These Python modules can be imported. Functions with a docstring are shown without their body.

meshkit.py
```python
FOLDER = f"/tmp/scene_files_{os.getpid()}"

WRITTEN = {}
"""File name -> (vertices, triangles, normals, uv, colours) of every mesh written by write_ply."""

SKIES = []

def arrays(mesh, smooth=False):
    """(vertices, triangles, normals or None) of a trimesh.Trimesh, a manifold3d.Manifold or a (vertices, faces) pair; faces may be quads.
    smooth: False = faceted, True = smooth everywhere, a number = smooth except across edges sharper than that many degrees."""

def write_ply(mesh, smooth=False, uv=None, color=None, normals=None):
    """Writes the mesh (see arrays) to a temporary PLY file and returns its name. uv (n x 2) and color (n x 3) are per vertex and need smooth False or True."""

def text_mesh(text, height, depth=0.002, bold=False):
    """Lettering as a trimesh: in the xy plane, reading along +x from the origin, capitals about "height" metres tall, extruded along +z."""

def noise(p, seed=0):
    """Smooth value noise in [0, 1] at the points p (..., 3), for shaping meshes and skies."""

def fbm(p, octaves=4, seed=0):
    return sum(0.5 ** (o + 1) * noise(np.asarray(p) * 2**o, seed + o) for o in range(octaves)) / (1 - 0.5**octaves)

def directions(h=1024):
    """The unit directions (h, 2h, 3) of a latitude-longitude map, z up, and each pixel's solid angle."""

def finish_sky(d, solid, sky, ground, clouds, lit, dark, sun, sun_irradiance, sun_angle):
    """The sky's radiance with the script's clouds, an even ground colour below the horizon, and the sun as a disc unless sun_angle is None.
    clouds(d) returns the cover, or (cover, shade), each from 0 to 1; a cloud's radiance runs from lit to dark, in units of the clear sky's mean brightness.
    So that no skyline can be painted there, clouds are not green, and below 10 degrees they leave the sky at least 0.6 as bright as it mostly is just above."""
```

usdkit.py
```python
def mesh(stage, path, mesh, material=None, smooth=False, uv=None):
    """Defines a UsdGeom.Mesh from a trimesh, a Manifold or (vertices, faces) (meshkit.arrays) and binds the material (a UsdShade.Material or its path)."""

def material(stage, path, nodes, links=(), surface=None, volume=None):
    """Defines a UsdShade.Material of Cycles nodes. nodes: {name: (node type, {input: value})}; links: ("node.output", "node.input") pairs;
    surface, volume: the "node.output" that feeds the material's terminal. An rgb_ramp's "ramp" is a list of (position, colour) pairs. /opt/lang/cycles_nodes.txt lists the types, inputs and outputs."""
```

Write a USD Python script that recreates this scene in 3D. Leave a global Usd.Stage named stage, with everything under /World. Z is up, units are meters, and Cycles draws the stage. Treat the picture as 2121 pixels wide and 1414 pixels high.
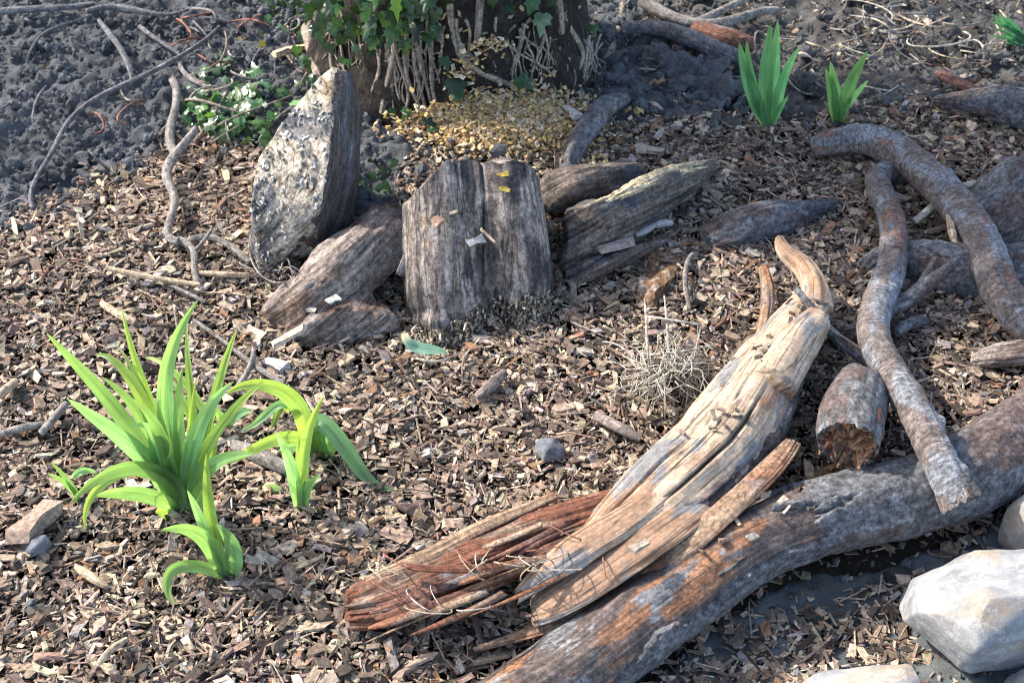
import math, numpy as np, shapely
import manifold3d as m3
import usdkit, meshkit
from meshkit import fbm
from scipy.interpolate import CubicSpline, PchipInterpolator
from pxr import Usd, UsdGeom, UsdLux, UsdShade, Gf, Sdf, Vt

stage = Usd.Stage.CreateInMemory()
UsdGeom.SetStageUpAxis(stage, 'Z'); UsdGeom.SetStageMetersPerUnit(stage, 1.0)
UsdGeom.Xform.Define(stage, '/World'); UsdGeom.Scope.Define(stage, '/World/Looks')

# ---------------------------------------------------------------- camera, sky, sun
CAM_H, PITCH, FOCAL, APERTURE = 1.5, math.radians(40), 50.0, 36.0
cam = UsdGeom.Camera.Define(stage, '/World/camera')
cam.AddTranslateOp().Set(Gf.Vec3d(0, 0, CAM_H)); cam.AddRotateXOp().Set(90 - math.degrees(PITCH))
cam.CreateFocalLengthAttr(FOCAL); cam.CreateHorizontalApertureAttr(APERTURE); cam.CreateVerticalApertureAttr(APERTURE * 2 / 3)
cam.CreateClippingRangeAttr(Gf.Vec2f(0.05, 1000)); cam.CreateFStopAttr(9.0); cam.CreateFocusDistanceAttr(2.05)
cam.CreateExposureAttr(1.74)
SUN = np.array([-0.80, 0.42, 0.72]); SUN /= np.linalg.norm(SUN)
SUN_ELEV, SUN_ROT = math.asin(SUN[2]), math.atan2(SUN[0], SUN[1])
usdkit.material(stage, '/World/Looks/sky_look', {
    'sky': ('sky_texture', {'sky_type': 'single_scattering', 'sun_disc': False, 'aerosol_density': 2.5, 'ozone_density': 0.6, 'sun_elevation': SUN_ELEV, 'sun_rotation': SUN_ROT}),
    'bg': ('background_shader', {'strength': 0.13})}, [('sky.color', 'bg.color')], surface='bg.background')
dome = UsdLux.DomeLight.Define(stage, '/World/sky')
UsdShade.MaterialBindingAPI.Apply(dome.GetPrim()).Bind(UsdShade.Material.Get(stage, '/World/Looks/sky_look'))
dome.GetPrim().SetCustomDataByKey('kind', 'structure')
sun = UsdLux.DistantLight.Define(stage, '/World/sun')
sun.CreateNormalizeAttr(True); sun.CreateIntensityAttr(0.64); sun.CreateAngleAttr(1.2); sun.CreateColorAttr(Gf.Vec3f(1.0, 0.94, 0.85))
sun.AddRotateXYZOp().Set(Gf.Vec3f(math.degrees(math.acos(SUN[2])), 0, math.degrees(math.atan2(SUN[0], -SUN[1]))))

# ---------------------------------------------------------------- pixels of the photograph (2121 x 1414) to points of the place
PW, PH, FPX = 2121.0, 1414.0, 2121.0 * FOCAL / APERTURE
FWD = np.array([0, math.cos(PITCH), -math.sin(PITCH)]); UP = np.array([0, math.sin(PITCH), math.cos(PITCH)]); CAM = np.array([0, 0, CAM_H])
def ray(px, py): return FWD + (px - PW / 2) / FPX * np.array([1.0, 0, 0]) + (PH / 2 - py) / FPX * UP
def at(px, py, Y): d = ray(px, py); return CAM + d * (Y / d[1])
def flat(px, py, z=0.0): d = ray(px, py); return CAM + d * ((z - CAM_H) / d[2])
def depth(p): return float((np.asarray(p) - CAM) @ FWD)
def pix(P):
    q = np.asarray(P) - CAM; w = q @ FWD
    return PW / 2 + q[..., 0] / w * FPX, PH / 2 - (q @ UP) / w * FPX, w
def inside(pg, x, y): return shapely.contains_xy(pg, np.ravel(x), np.ravel(y)).reshape(np.shape(x))
def sdist(pg, x, y):
    "signed distance to a polygon's edge, positive inside"
    d = shapely.distance(shapely.points(np.ravel(x), np.ravel(y)), pg.exterior)
    return np.where(inside(pg, np.ravel(x), np.ravel(y)), d, -d).reshape(np.shape(x))
def sstep(a, b, x): t = np.clip((x - a) / (b - a), 0, 1); return t * t * (3 - 2 * t)

TRUNK = np.array([flat(930, 240)[0], flat(930, 240)[1] + 0.22])
HEAP = flat(1080, 270)
def H_exact(x, y):
    x, y = np.asarray(x, float), np.asarray(y, float)
    q = np.stack([x, y, np.zeros_like(x)], -1)
    h = 0.05 * (fbm(q * 2.2 + 5.1, 3, 3) - 0.5) + 0.018 * (fbm(q * 9 + 1.7, 2, 8) - 0.5)
    h = h + 0.02 * np.exp(-((x - TRUNK[0]) ** 2 + (y - TRUNK[1] + 0.05) ** 2) / 0.12)
    h = h + 0.03 * np.exp(-((x - HEAP[0]) ** 2 / 0.022 + (y - HEAP[1]) ** 2 / 0.02))
    c = flat(1780, 1270)
    dx, dy = x - c[0], y - c[1]; a = math.radians(25); u, v = dx * math.cos(a) + dy * math.sin(a), -dx * math.sin(a) + dy * math.cos(a)
    return h - 0.055 * np.exp(-(u / 0.6) ** 4 - (v / 0.13) ** 2)
_gx, _gy = np.linspace(-3.2, 3.2, 641), np.linspace(-0.4, 5.0, 541)
_GH = H_exact(*np.meshgrid(_gx, _gy, indexing='ij'))
def H(x, y):
    "ground height, read from a one centimetre grid near the bed"
    x, y = np.asarray(x, float), np.asarray(y, float)
    u, w = np.clip((x + 3.2) / 0.01, 0, 639.999), np.clip((y + 0.4) / 0.01, 0, 539.999)
    i, j = u.astype(int), w.astype(int); u, w = u - i, w - j
    return (_GH[i, j] * (1 - u) + _GH[i + 1, j] * u) * (1 - w) + (_GH[i, j + 1] * (1 - u) + _GH[i + 1, j + 1] * u) * w
def g(px, py, dz=0.0):
    "where the ray of a pixel meets the height dz above the ground"
    z = dz
    for _ in range(8):
        p = flat(px, py, z); z = 0.5 * z + 0.5 * (float(H(p[0], p[1])) + dz)
    return flat(px, py, z)

def poly(pts): return shapely.Polygon([g(*p)[:2] for p in pts])
MULCH = poly([(-900, 600), (0, 478), (90, 440), (160, 402), (250, 355), (330, 335), (380, 300), (520, 292), (570, 430), (740, 465), (835, 450), (850, 350), (1100, 340), (1180, 300), (1330, 250),
              (1560, 258), (1700, 268), (1900, 215), (2121, 228), (2900, 260), (2900, 2100), (-900, 2100)])
MEMB = poly([(1150, 1560), (1290, 1405), (1350, 1335), (1480, 1225), (1600, 1165), (1850, 1105), (2000, 1065), (2121, 990), (2600, 820), (2900, 2100), (1150, 2100)])

# ---------------------------------------------------------------- writing objects
COUNT = {}
def numbered(path):
    n = COUNT.get(path, 0); COUNT[path] = n + 1
    return path if n == 0 else f'{path}_{n:03d}'
LOOK = {}
def put(name, mesh, look, parent=None, smooth=True, tint=None, label=None, cat=None, group=None, kind=None):
    v, f = np.asarray(mesh[0], float), np.asarray(mesh[1], int); uv = mesh[2] if len(mesh) > 2 else None
    path = numbered((parent or '/World') + '/' + name)
    m = usdkit.mesh(stage, path, (v, f), LOOK[look], smooth=smooth, uv=uv)
    if tint is not None:
        tint = np.asarray(tint, np.float32).reshape(-1, 3)
        UsdGeom.PrimvarsAPI(m).CreatePrimvar('tint', Sdf.ValueTypeNames.Color3fArray, 'vertex').Set(Vt.Vec3fArray.FromNumpy(tint if len(tint) == len(v) else np.repeat(tint[:1], len(v), 0)))
    tag(path, label, cat, group, kind)
    return path
def tag(path, label=None, cat=None, group=None, kind=None):
    p = stage.GetPrimAtPath(path)
    for k, x in (('label', label), ('category', cat), ('group', group), ('kind', kind)):
        if x: p.SetCustomDataByKey(k, x)
def thing(name, label, cat, group=None):
    path = numbered('/World/' + name); UsdGeom.Xform.Define(stage, path); tag(path, label, cat, group); return path

def grain_uv(v, axis, off=0.0):
    a = np.asarray(axis, float); a /= np.linalg.norm(a)
    b = np.cross(a, [0.31, 0.2, 0.93]); b /= np.linalg.norm(b); c = np.cross(a, b)
    return np.stack([v @ a + off, v @ b + 0.83 * (v @ c) + off], 1)

def tube(P, R, nu, nv, disp=None, sx=1.0, sn=1.0, ends=(0.3, 0.3), endrag=0.0, seed=0, roll=0.0):
    "a swept round body along points P with radii R; disp(s, theta, X) is a radial offset; theta runs round from the underside"
    P, R = np.asarray(P, float), np.asarray(R, float)
    t = np.r_[0, np.cumsum(np.linalg.norm(np.diff(P, axis=0), axis=1))]
    s = np.linspace(0, t[-1], nu)
    C = (CubicSpline if len(P) > 2 else PchipInterpolator)(t, P)(s); r = PchipInterpolator(t, R)(s)
    T = np.gradient(C, axis=0); T /= np.linalg.norm(T, axis=1, keepdims=True)
    mean = T.mean(0); ref = np.array([0, 0, 1.0]) if abs(mean[2]) < 0.8 * np.linalg.norm(mean) else np.array([0, 1.0, 0])
    S = np.cross(T, ref); S /= np.linalg.norm(S, axis=1, keepdims=True); N = np.cross(S, T)
    th = np.linspace(0, 2 * np.pi, nv + 1)
    ang = th[None, :] + roll
    dirs = np.sin(ang)[..., None] * S[:, None] * sx - np.cos(ang)[..., None] * N[:, None] * sn
    X0 = C[:, None] + dirs * r[:, None, None]
    rr = np.broadcast_to(r[:, None], X0.shape[:2]).copy()
    if disp is not None:
        d = disp(np.broadcast_to(s[:, None], rr.shape), np.broadcast_to(th[None], rr.shape), X0)
        d[:, -1] = d[:, 0]; rr += d
    X = C[:, None] + dirs * rr[..., None]
    if endrag:
        for e, sg in ((0, -1), (-1, 1)):
            w = np.exp(-np.abs(s - s[e]) / (endrag * 1.2))[:, None]
            q = fbm(np.stack([np.cos(th) * 3, np.sin(th) * 3, np.full_like(th, seed + e * 7.0)], -1) * 1.7, 4, seed) * 1.6 - 0.8
            q[-1] = q[0]
            X = X + T[:, None] * (sg * endrag * q[None] * w)[..., None]
    v = X.reshape(-1, 3); uv = np.stack([np.broadcast_to(s[:, None], rr.shape), np.broadcast_to(th[None] * R.mean(), rr.shape)], -1).reshape(-1, 2) + seed * 3.7
    i, j = np.meshgrid(np.arange(nu - 1), np.arange(nv), indexing='ij'); w = nv + 1
    q = np.stack([i * w + j, i * w + j + 1, (i + 1) * w + j + 1, (i + 1) * w + j], -1).reshape(-1, 4)
    f = np.vstack([q[:, [0, 1, 2]], q[:, [0, 2, 3]]])[:, ::-1]
    vs, fs, uvs = [v], [f], [uv]; n = len(v)
    for e, sg, bulge in ((0, -1, ends[0]), (nu - 1, 1, ends[1])):       # rounded or hollowed end
        rim = X[e]; c = rim[:-1].mean(0)
        rings = [rim]
        for k in (0.66, 0.33):
            rg = c + (rim - c) * k + T[e] * sg * bulge * r[e] * (1 - k * k)
            rg = rg + T[e] * (sg * 0.14 * r[e] * (fbm(rg * 60, 3, seed + 3) - 0.5))[:, None]; rings.append(rg)
        rg = np.vstack(rings + [(c + T[e] * sg * bulge * r[e])[None]])
        vs.append(rg); uvs.append(grain_uv(rg, [0.2, 0.5, 0.3]) * [8, 1])
        ff = []
        for k in range(2):
            a = n + k * w + np.arange(nv); ff += [np.stack([a, a + 1, a + w + 1], 1), np.stack([a, a + w + 1, a + w], 1)]
        a = n + 2 * w + np.arange(nv); ff.append(np.stack([a, a + 1, np.full(nv, n + 3 * w)], 1))
        ff = np.vstack(ff); fs.append(ff if e == 0 else ff[:, ::-1]); n += len(rg)
    return np.vstack(vs), np.vstack(fs), np.vstack(uvs)

def tp(pts):
    "pixel rows (px, py, height of the axis above the ground or None, radius in px) to centres and radii"
    P, R = [], []
    for px, py, dz, rp in pts:
        r = rp * depth(flat(px, py)) / FPX
        p = g(px, py, 0.75 * r if dz is None else dz); r = rp * depth(p) / FPX
        P.append(p); R.append(r)
    return np.array(P), np.array(R)

def terr(n): n = n * 7; k = np.floor(n); return (k + sstep(0.7, 1.0, n - k) - 3.5) / 3.5
def woody(ridge=0.0, lump=0.0, nr=18, fs=6.0, seed=0, cross=0.0, knots=(), ter=0.0, grit=0.0):
    "radial relief: ridge = long fibres, lump = swellings, cross = rings round the stem"
    def d(s, th, X):
        c, sn = np.cos(th), np.sin(th)
        o = np.zeros_like(s)
        if ridge: o = o + ridge * (fbm(np.stack([s * fs, c * nr / 6.28 * 2, sn * nr / 6.28 * 2], -1) + seed, 4, seed) - 0.5) * 2
        if lump: o = o + lump * (fbm(np.stack([s * 9, c * 1.3, sn * 1.3], -1) + seed * 1.3, 3, seed + 2) - 0.5) * 2
        if cross: o = o + cross * (fbm(np.stack([s * 160, c * 2, sn * 2], -1) + seed, 3, seed + 4) - 0.5) * 2
        if grit: o = o + grit * (fbm(X * 75 + seed, 4, seed + 12) - 0.5) * 2
        if ter: o = o + ter * terr(fbm(np.stack([s * fs * 1.3, c * nr / 9, sn * nr / 9], -1) + seed * 2.1, 4, seed + 6))
        for ks, kt, kr, kh in knots:
            o = o + kh * np.exp(-((s - ks) ** 2 + ((th - kt) * 0.05) ** 2) / kr ** 2)
        return o
    return d

def hull(points, edge, amp=0.004, freq=30, smooth=2, seed=0, axis=(0, 0, 1), stretch=None, ter=0.0, cuts=0):
    "a lump from its corner points: hull, refined, rounded, roughened; stretch squeezes the relief along an axis (fibres)"
    m = m3.Manifold.hull_points(np.asarray(points, float)); r = np.random.default_rng(seed + 1000)
    for _ in range(cuts):                                              # broken faces
        d = r.normal(0, 1, 3); d[2] = abs(d[2]) * 0.8; d /= np.linalg.norm(d); h = np.asarray(points) @ d
        m = m.trim_by_plane(tuple(-d), -float(h.max() - r.uniform(0.02, 0.09) * (h.max() - h.min())))
    m = m.refine_to_length(edge).to_mesh()
    v, f = np.array(m.vert_properties[:, :3], float), np.array(m.tri_verts)
    import scipy.sparse as sp
    e = np.vstack([f[:, [0, 1]], f[:, [1, 2]], f[:, [2, 0]]]); e = np.vstack([e, e[:, ::-1]])
    A = sp.csr_matrix((np.ones(len(e)), (e[:, 0], e[:, 1])), shape=(len(v),) * 2); A.data[:] = 1
    D = sp.diags(1 / np.maximum(np.asarray(A.sum(1)).ravel(), 1)) @ A
    for _ in range(smooth): v = 0.5 * v + 0.5 * (D @ v)
    n = meshkit.arrays((v, f), True)[2]
    q = v.copy()
    if stretch:
        a = np.asarray(axis, float) / np.linalg.norm(axis); q = q - np.outer(q @ a, a) * (1 - stretch)
    o = fbm(q * freq + seed, 5, seed) - 0.5
    big = fbm(v * freq * 0.25 + seed + 9, 3, seed + 5) - 0.5
    v = v + n * (amp * 2 * o + amp * 2.5 * big + (ter * terr(fbm(q * freq * 0.6 + seed * 1.7, 4, seed + 8)) if ter else 0))[:, None]
    return v, f, grain_uv(v, axis, seed)

def join(ms):
    vs, fs, us, n = [], [], [], 0
    for m in ms:
        vs.append(m[0]); fs.append(np.asarray(m[1]) + n); us.append(m[2]); n += len(m[0])
    return np.vstack(vs), np.vstack(fs), np.vstack(us)

# ---------------------------------------------------------------- materials
def look(name, nodes, links, surface='p.BSDF'):
    LOOK[name] = usdkit.material(stage, '/World/Looks/' + name, nodes, links, surface=surface)

def wood_look(name, stops, gu=14, gv=420, patch=None, patch2=None, rough=0.8, bump=0.5, dist=0.003, crack=0.0, spec=0.25, mottle=0.5, speck=0.55):
    """grain runs along u. patch = (ramp stops, scale, from, to): another grain colour where a broad noise is high"""
    N = {'uv': ('uvmap', {'attribute': 'st'}), 'map': ('mapping', {'scale': (gu, gv, 1)}), 'n': ('noise_texture', {'scale': 1.0, 'detail': 6, 'roughness': 0.62}),
         'r': ('rgb_ramp', {'ramp': stops}), 'geo': ('geometry', {}), 'mot': ('noise_texture', {'scale': 38.0, 'detail': 5, 'roughness': 0.65}),
         'motm': ('map_range', {'from_min': 0.3, 'from_max': 0.7, 'to_min': 1 - mottle, 'to_max': 1 + mottle * 0.5}), 'spk': ('noise_texture', {'scale': 150.0, 'detail': 8, 'roughness': 0.78}), 'spkm': ('map_range', {'from_min': 0.4, 'from_max': 0.6, 'to_min': 1 - speck, 'to_max': 1 + speck * 0.8, 'clamp': True}), 'mm': ('math', {'math_type': 'multiply'}),
         'mul': ('mix_color', {'blend_type': 'multiply', 'fac': 1.0, 'use_clamp': False}),
         'badd': ('math', {'math_type': 'multiply_add', 'value2': 0.9}),
         'b': ('bump', {'strength': bump, 'distance': dist}), 'p': ('principled_bsdf', {'roughness': rough, 'specular_ior_level': spec})}
    L = [('uv.UV', 'map.vector'), ('map.vector', 'n.vector'), ('n.fac', 'r.fac'), ('geo.position', 'mot.vector'), ('mot.fac', 'motm.value'), ('geo.position', 'spk.vector'), ('spk.fac', 'spkm.value'), ('motm.result', 'mm.value1'), ('spkm.result', 'mm.value2'), ('mm.value', 'mul.b'),
         ('spk.fac', 'badd.value1'), ('n.fac', 'badd.value3'), ('badd.value', 'b.height'), ('b.normal', 'p.normal')]
    cur = 'r.color'
    for k, pt in enumerate(x for x in (patch, patch2) if x):
        st, sc, a, bb = pt[:4]
        N |= {f'pn{k}': ('noise_texture', {'scale': sc, 'detail': 6, 'roughness': 0.6}), f'pm{k}': ('map_range', {'from_min': a, 'from_max': bb, 'clamp': True}), f'pr{k}': ('rgb_ramp', {'ramp': st}),
              f'mix{k}': ('mix_color', {'blend_type': 'mix'}), f'ploc{k}': ('mapping', {'location': (k * 3.1 + 0.7, 1.3, k * 2.0), 'scale': (0.6, 1.5, 1)})}
        L += [('uv.UV', f'ploc{k}.vector'), (f'ploc{k}.vector', f'pn{k}.vector'), (f'pn{k}.fac', f'pm{k}.value'), (f'pm{k}.result', f'mix{k}.fac'), ('n.fac', f'pr{k}.fac'), (cur, f'mix{k}.a'), (f'pr{k}.color', f'mix{k}.b')]
        cur = f'mix{k}.result'
    if crack:
        N |= {'cmap': ('mapping', {'scale': (gu * 0.35, gv * 0.28, 1)}), 'cn': ('noise_texture', {'scale': 1.0, 'detail': 3, 'roughness': 0.5}),
              'cr': ('rgb_ramp', {'ramp': [(0, (1, 1, 1)), (0.485, (1, 1, 1)), (0.5, (1 - crack,) * 3), (0.515, (1, 1, 1)), (1, (1, 1, 1))]}), 'cm': ('mix_color', {'blend_type': 'multiply', 'fac': 1.0})}
        L += [('uv.UV', 'cmap.vector'), ('cmap.vector', 'cn.vector'), ('cn.fac', 'cr.fac'), (cur, 'cm.a'), ('cr.color', 'cm.b')]; cur = 'cm.result'
    L += [(cur, 'mul.a'), ('mul.result', 'p.base_color')]
    look(name, N, L)

def ramp(*c): n = len(c); return [(0.5 + 0.23 * (2 * i / (n - 1) - 1), x) for i, x in enumerate(c)]
DUST = ramp((0.10, 0.098, 0.10), (0.19, 0.187, 0.19), (0.28, 0.277, 0.28))
wood_look('pale_wood', ramp((0.24, 0.165, 0.11), (0.39, 0.30, 0.22), (0.49, 0.40, 0.31)), 6, 150, patch=(ramp((0.15, 0.085, 0.052), (0.29, 0.18, 0.115), (0.38, 0.26, 0.18)), 8, 0.49, 0.55),
          patch2=(ramp((0.10, 0.10, 0.105), (0.19, 0.185, 0.185), (0.32, 0.30, 0.29)), 13, 0.55, 0.585), crack=0.75, bump=0.45, mottle=0.3, speck=0.28)
wood_look('torn_wood', ramp((0.06, 0.02, 0.012), (0.17, 0.062, 0.034), (0.30, 0.14, 0.08)), 8, 190, patch=(ramp((0.10, 0.075, 0.06), (0.22, 0.16, 0.12), (0.36, 0.28, 0.21)), 12, 0.50, 0.60), crack=0.7, bump=0.8, rough=0.65)
wood_look('core_wood', ramp((0.10, 0.04, 0.02), (0.34, 0.175, 0.09), (0.58, 0.38, 0.23)), 8, 190, patch=(ramp((0.03, 0.02, 0.015), (0.12, 0.06, 0.035), (0.25, 0.13, 0.08)), 22, 0.53, 0.58), crack=0.7, bump=0.8, rough=0.65)
wood_look('splinter_wood', ramp((0.13, 0.08, 0.05), (0.30, 0.20, 0.13), (0.48, 0.36, 0.25)), 8, 200, patch=(ramp((0.10, 0.04, 0.02), (0.24, 0.10, 0.05), (0.34, 0.18, 0.1)), 9, 0.5, 0.62), patch2=(DUST, 14, 0.58, 0.68), crack=0.5, bump=0.7)
wood_look('stripped_wood', ramp((0.04, 0.03, 0.027), (0.10, 0.076, 0.067), (0.19, 0.15, 0.134)), 7, 210, patch=(ramp((0.12, 0.05, 0.026), (0.26, 0.13, 0.07), (0.38, 0.225, 0.14)), 6, 0.535, 0.565), patch2=(DUST, 13, 0.54, 0.57), crack=0.4, bump=0.5, rough=0.6)
wood_look('grey_bark', ramp((0.05, 0.05, 0.053), (0.13, 0.13, 0.137), (0.24, 0.24, 0.25)), 60, 120, patch=(ramp((0.06, 0.044, 0.042), (0.12, 0.09, 0.083), (0.19, 0.15, 0.14)), 8, 0.51, 0.55), bump=0.9, dist=0.004, rough=0.9)
wood_look('branch_bark', ramp((0.06, 0.05, 0.046), (0.15, 0.125, 0.115), (0.25, 0.215, 0.20)), 260, 30, patch=(ramp((0.09, 0.05, 0.042), (0.17, 0.105, 0.085), (0.26, 0.175, 0.145)), 7, 0.53, 0.57), patch2=(ramp((0.085, 0.09, 0.10), (0.18, 0.187, 0.205), (0.29, 0.30, 0.325)), 11, 0.5, 0.545), bump=0.7, rough=0.85)
wood_look('stump_wood', ramp((0.06, 0.05, 0.046), (0.22, 0.185, 0.165), (0.48, 0.41, 0.36)), 10, 95, patch=(ramp((0.02, 0.02, 0.022), (0.055, 0.05, 0.05), (0.18, 0.155, 0.14)), 7, 0.485, 0.54), patch2=(ramp((0.16, 0.10, 0.05), (0.38, 0.26, 0.13), (0.5, 0.4, 0.27)), 9, 0.62, 0.68), crack=0.8, bump=0.9, dist=0.004, rough=0.85)
wood_look('stump_rot', ramp((0.05, 0.037, 0.026), (0.17, 0.13, 0.09), (0.42, 0.34, 0.24)), 90, 150, patch=(ramp((0.015, 0.012, 0.01), (0.035, 0.028, 0.022), (0.09, 0.07, 0.055)), 9, 0.5, 0.56), bump=1.0, dist=0.006, rough=0.95)
wood_look('rot_white', ramp((0.09, 0.075, 0.062), (0.46, 0.405, 0.33), (0.74, 0.67, 0.56)), 34, 150, patch=(ramp((0.05, 0.055, 0.065), (0.12, 0.125, 0.14), (0.40, 0.37, 0.34)), 14, 0.52, 0.57), patch2=(ramp((0.16, 0.08, 0.03), (0.3, 0.19, 0.1), (0.5, 0.4, 0.28)), 9, 0.55, 0.61), crack=0.85, bump=1.0, dist=0.007, rough=0.95)
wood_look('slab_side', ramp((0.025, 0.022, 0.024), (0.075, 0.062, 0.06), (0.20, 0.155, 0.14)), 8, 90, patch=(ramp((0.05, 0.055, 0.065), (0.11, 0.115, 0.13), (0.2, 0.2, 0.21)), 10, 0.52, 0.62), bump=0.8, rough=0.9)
wood_look('old_wood', ramp((0.05, 0.042, 0.04), (0.25, 0.205, 0.18), (0.50, 0.43, 0.385)), 9, 105, patch=(ramp((0.06, 0.04, 0.03), (0.15, 0.10, 0.075), (0.26, 0.2, 0.16)), 11, 0.50, 0.60), crack=0.7, bump=0.9, dist=0.004, rough=0.9)
wood_look('split_log', ramp((0.035, 0.028, 0.025), (0.13, 0.105, 0.09), (0.34, 0.28, 0.24)), 8, 90, patch=(ramp((0.04, 0.045, 0.055), (0.09, 0.1, 0.12), (0.18, 0.19, 0.21)), 9, 0.52, 0.62), crack=0.7, bump=0.9, dist=0.004, rough=0.9)
wood_look('cream_rot', ramp((0.30, 0.20, 0.10), (0.55, 0.45, 0.30), (0.72, 0.64, 0.48)), 60, 160, bump=1.0, dist=0.005, rough=0.95)
wood_look('orange_rot', ramp((0.07, 0.03, 0.014), (0.20, 0.11, 0.06), (0.42, 0.32, 0.22)), 20, 200, patch=(ramp((0.2, 0.17, 0.14), (0.4, 0.35, 0.29), (0.55, 0.5, 0.42)), 16, 0.52, 0.6), bump=1.0, dist=0.005, rough=0.95)
wood_look('tree_bark', ramp((0.010, 0.008, 0.007), (0.032, 0.026, 0.022), (0.07, 0.055, 0.045)), 22, 60, patch=(ramp((0.02, 0.018, 0.016), (0.08, 0.07, 0.055), (0.3, 0.24, 0.15)), 40, 0.58, 0.66), bump=1.0, dist=0.012, rough=0.95)
wood_look('grey_twig', ramp((0.09, 0.08, 0.075), (0.20, 0.18, 0.165), (0.34, 0.31, 0.29)), 40, 400, bump=0.5, rough=0.85)
wood_look('soil_twig', ramp((0.07, 0.07, 0.075), (0.13, 0.13, 0.14), (0.22, 0.215, 0.22)), 60, 300, bump=0.6, rough=0.9)
wood_look('tan_twig', ramp((0.22, 0.15, 0.09), (0.40, 0.31, 0.21), (0.55, 0.45, 0.33)), 30, 600, bump=0.4, rough=0.7)
wood_look('ivy_stem', ramp((0.13, 0.10, 0.075), (0.26, 0.215, 0.17), (0.40, 0.345, 0.285)), 60, 400, bump=0.5, rough=0.85)
wood_look('red_vine', ramp((0.12, 0.04, 0.03), (0.24, 0.10, 0.07), (0.32, 0.17, 0.11)), 60, 400, bump=0.3, rough=0.7)
wood_look('straw', ramp((0.26, 0.22, 0.17), (0.42, 0.38, 0.31), (0.58, 0.54, 0.47)), 30, 900, bump=0.2, rough=0.7)
wood_look('red_bark', ramp((0.06, 0.03, 0.022), (0.15, 0.07, 0.05), (0.27, 0.15, 0.11)), 16, 260, patch=(DUST, 12, 0.54, 0.64), bump=0.8, rough=0.85)

look('chip', {'uv': ('uvmap', {'attribute': 'st'}), 'map': ('mapping', {'scale': (70, 620, 1)}), 'n': ('noise_texture', {'scale': 1, 'detail': 4, 'roughness': 0.6}),
              'g': ('map_range', {'from_min': 0.28, 'from_max': 0.72, 'to_min': 0.5, 'to_max': 1.35}), 'geo': ('geometry', {}), 'd': ('noise_texture', {'scale': 160, 'detail': 4}),
              'dm': ('map_range', {'from_min': 0.35, 'from_max': 0.65, 'to_min': 0.6, 'to_max': 1.15}), 'mm': ('math', {'math_type': 'multiply'}), 't': ('attribute', {'attribute': 'tint'}),
              'mul': ('mix_color', {'blend_type': 'multiply', 'fac': 1.0, 'use_clamp': False}), 'b': ('bump', {'strength': 0.6, 'distance': 0.0015}), 'p': ('principled_bsdf', {'roughness': 0.8, 'specular_ior_level': 0.25})},
     [('uv.UV', 'map.vector'), ('map.vector', 'n.vector'), ('n.fac', 'g.value'), ('geo.position', 'd.vector'), ('d.fac', 'dm.value'), ('g.result', 'mm.value1'), ('dm.result', 'mm.value2'),
      ('t.color', 'mul.a'), ('mm.value', 'mul.b'), ('mul.result', 'p.base_color'), ('n.fac', 'b.height'), ('b.normal', 'p.normal')])

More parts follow.
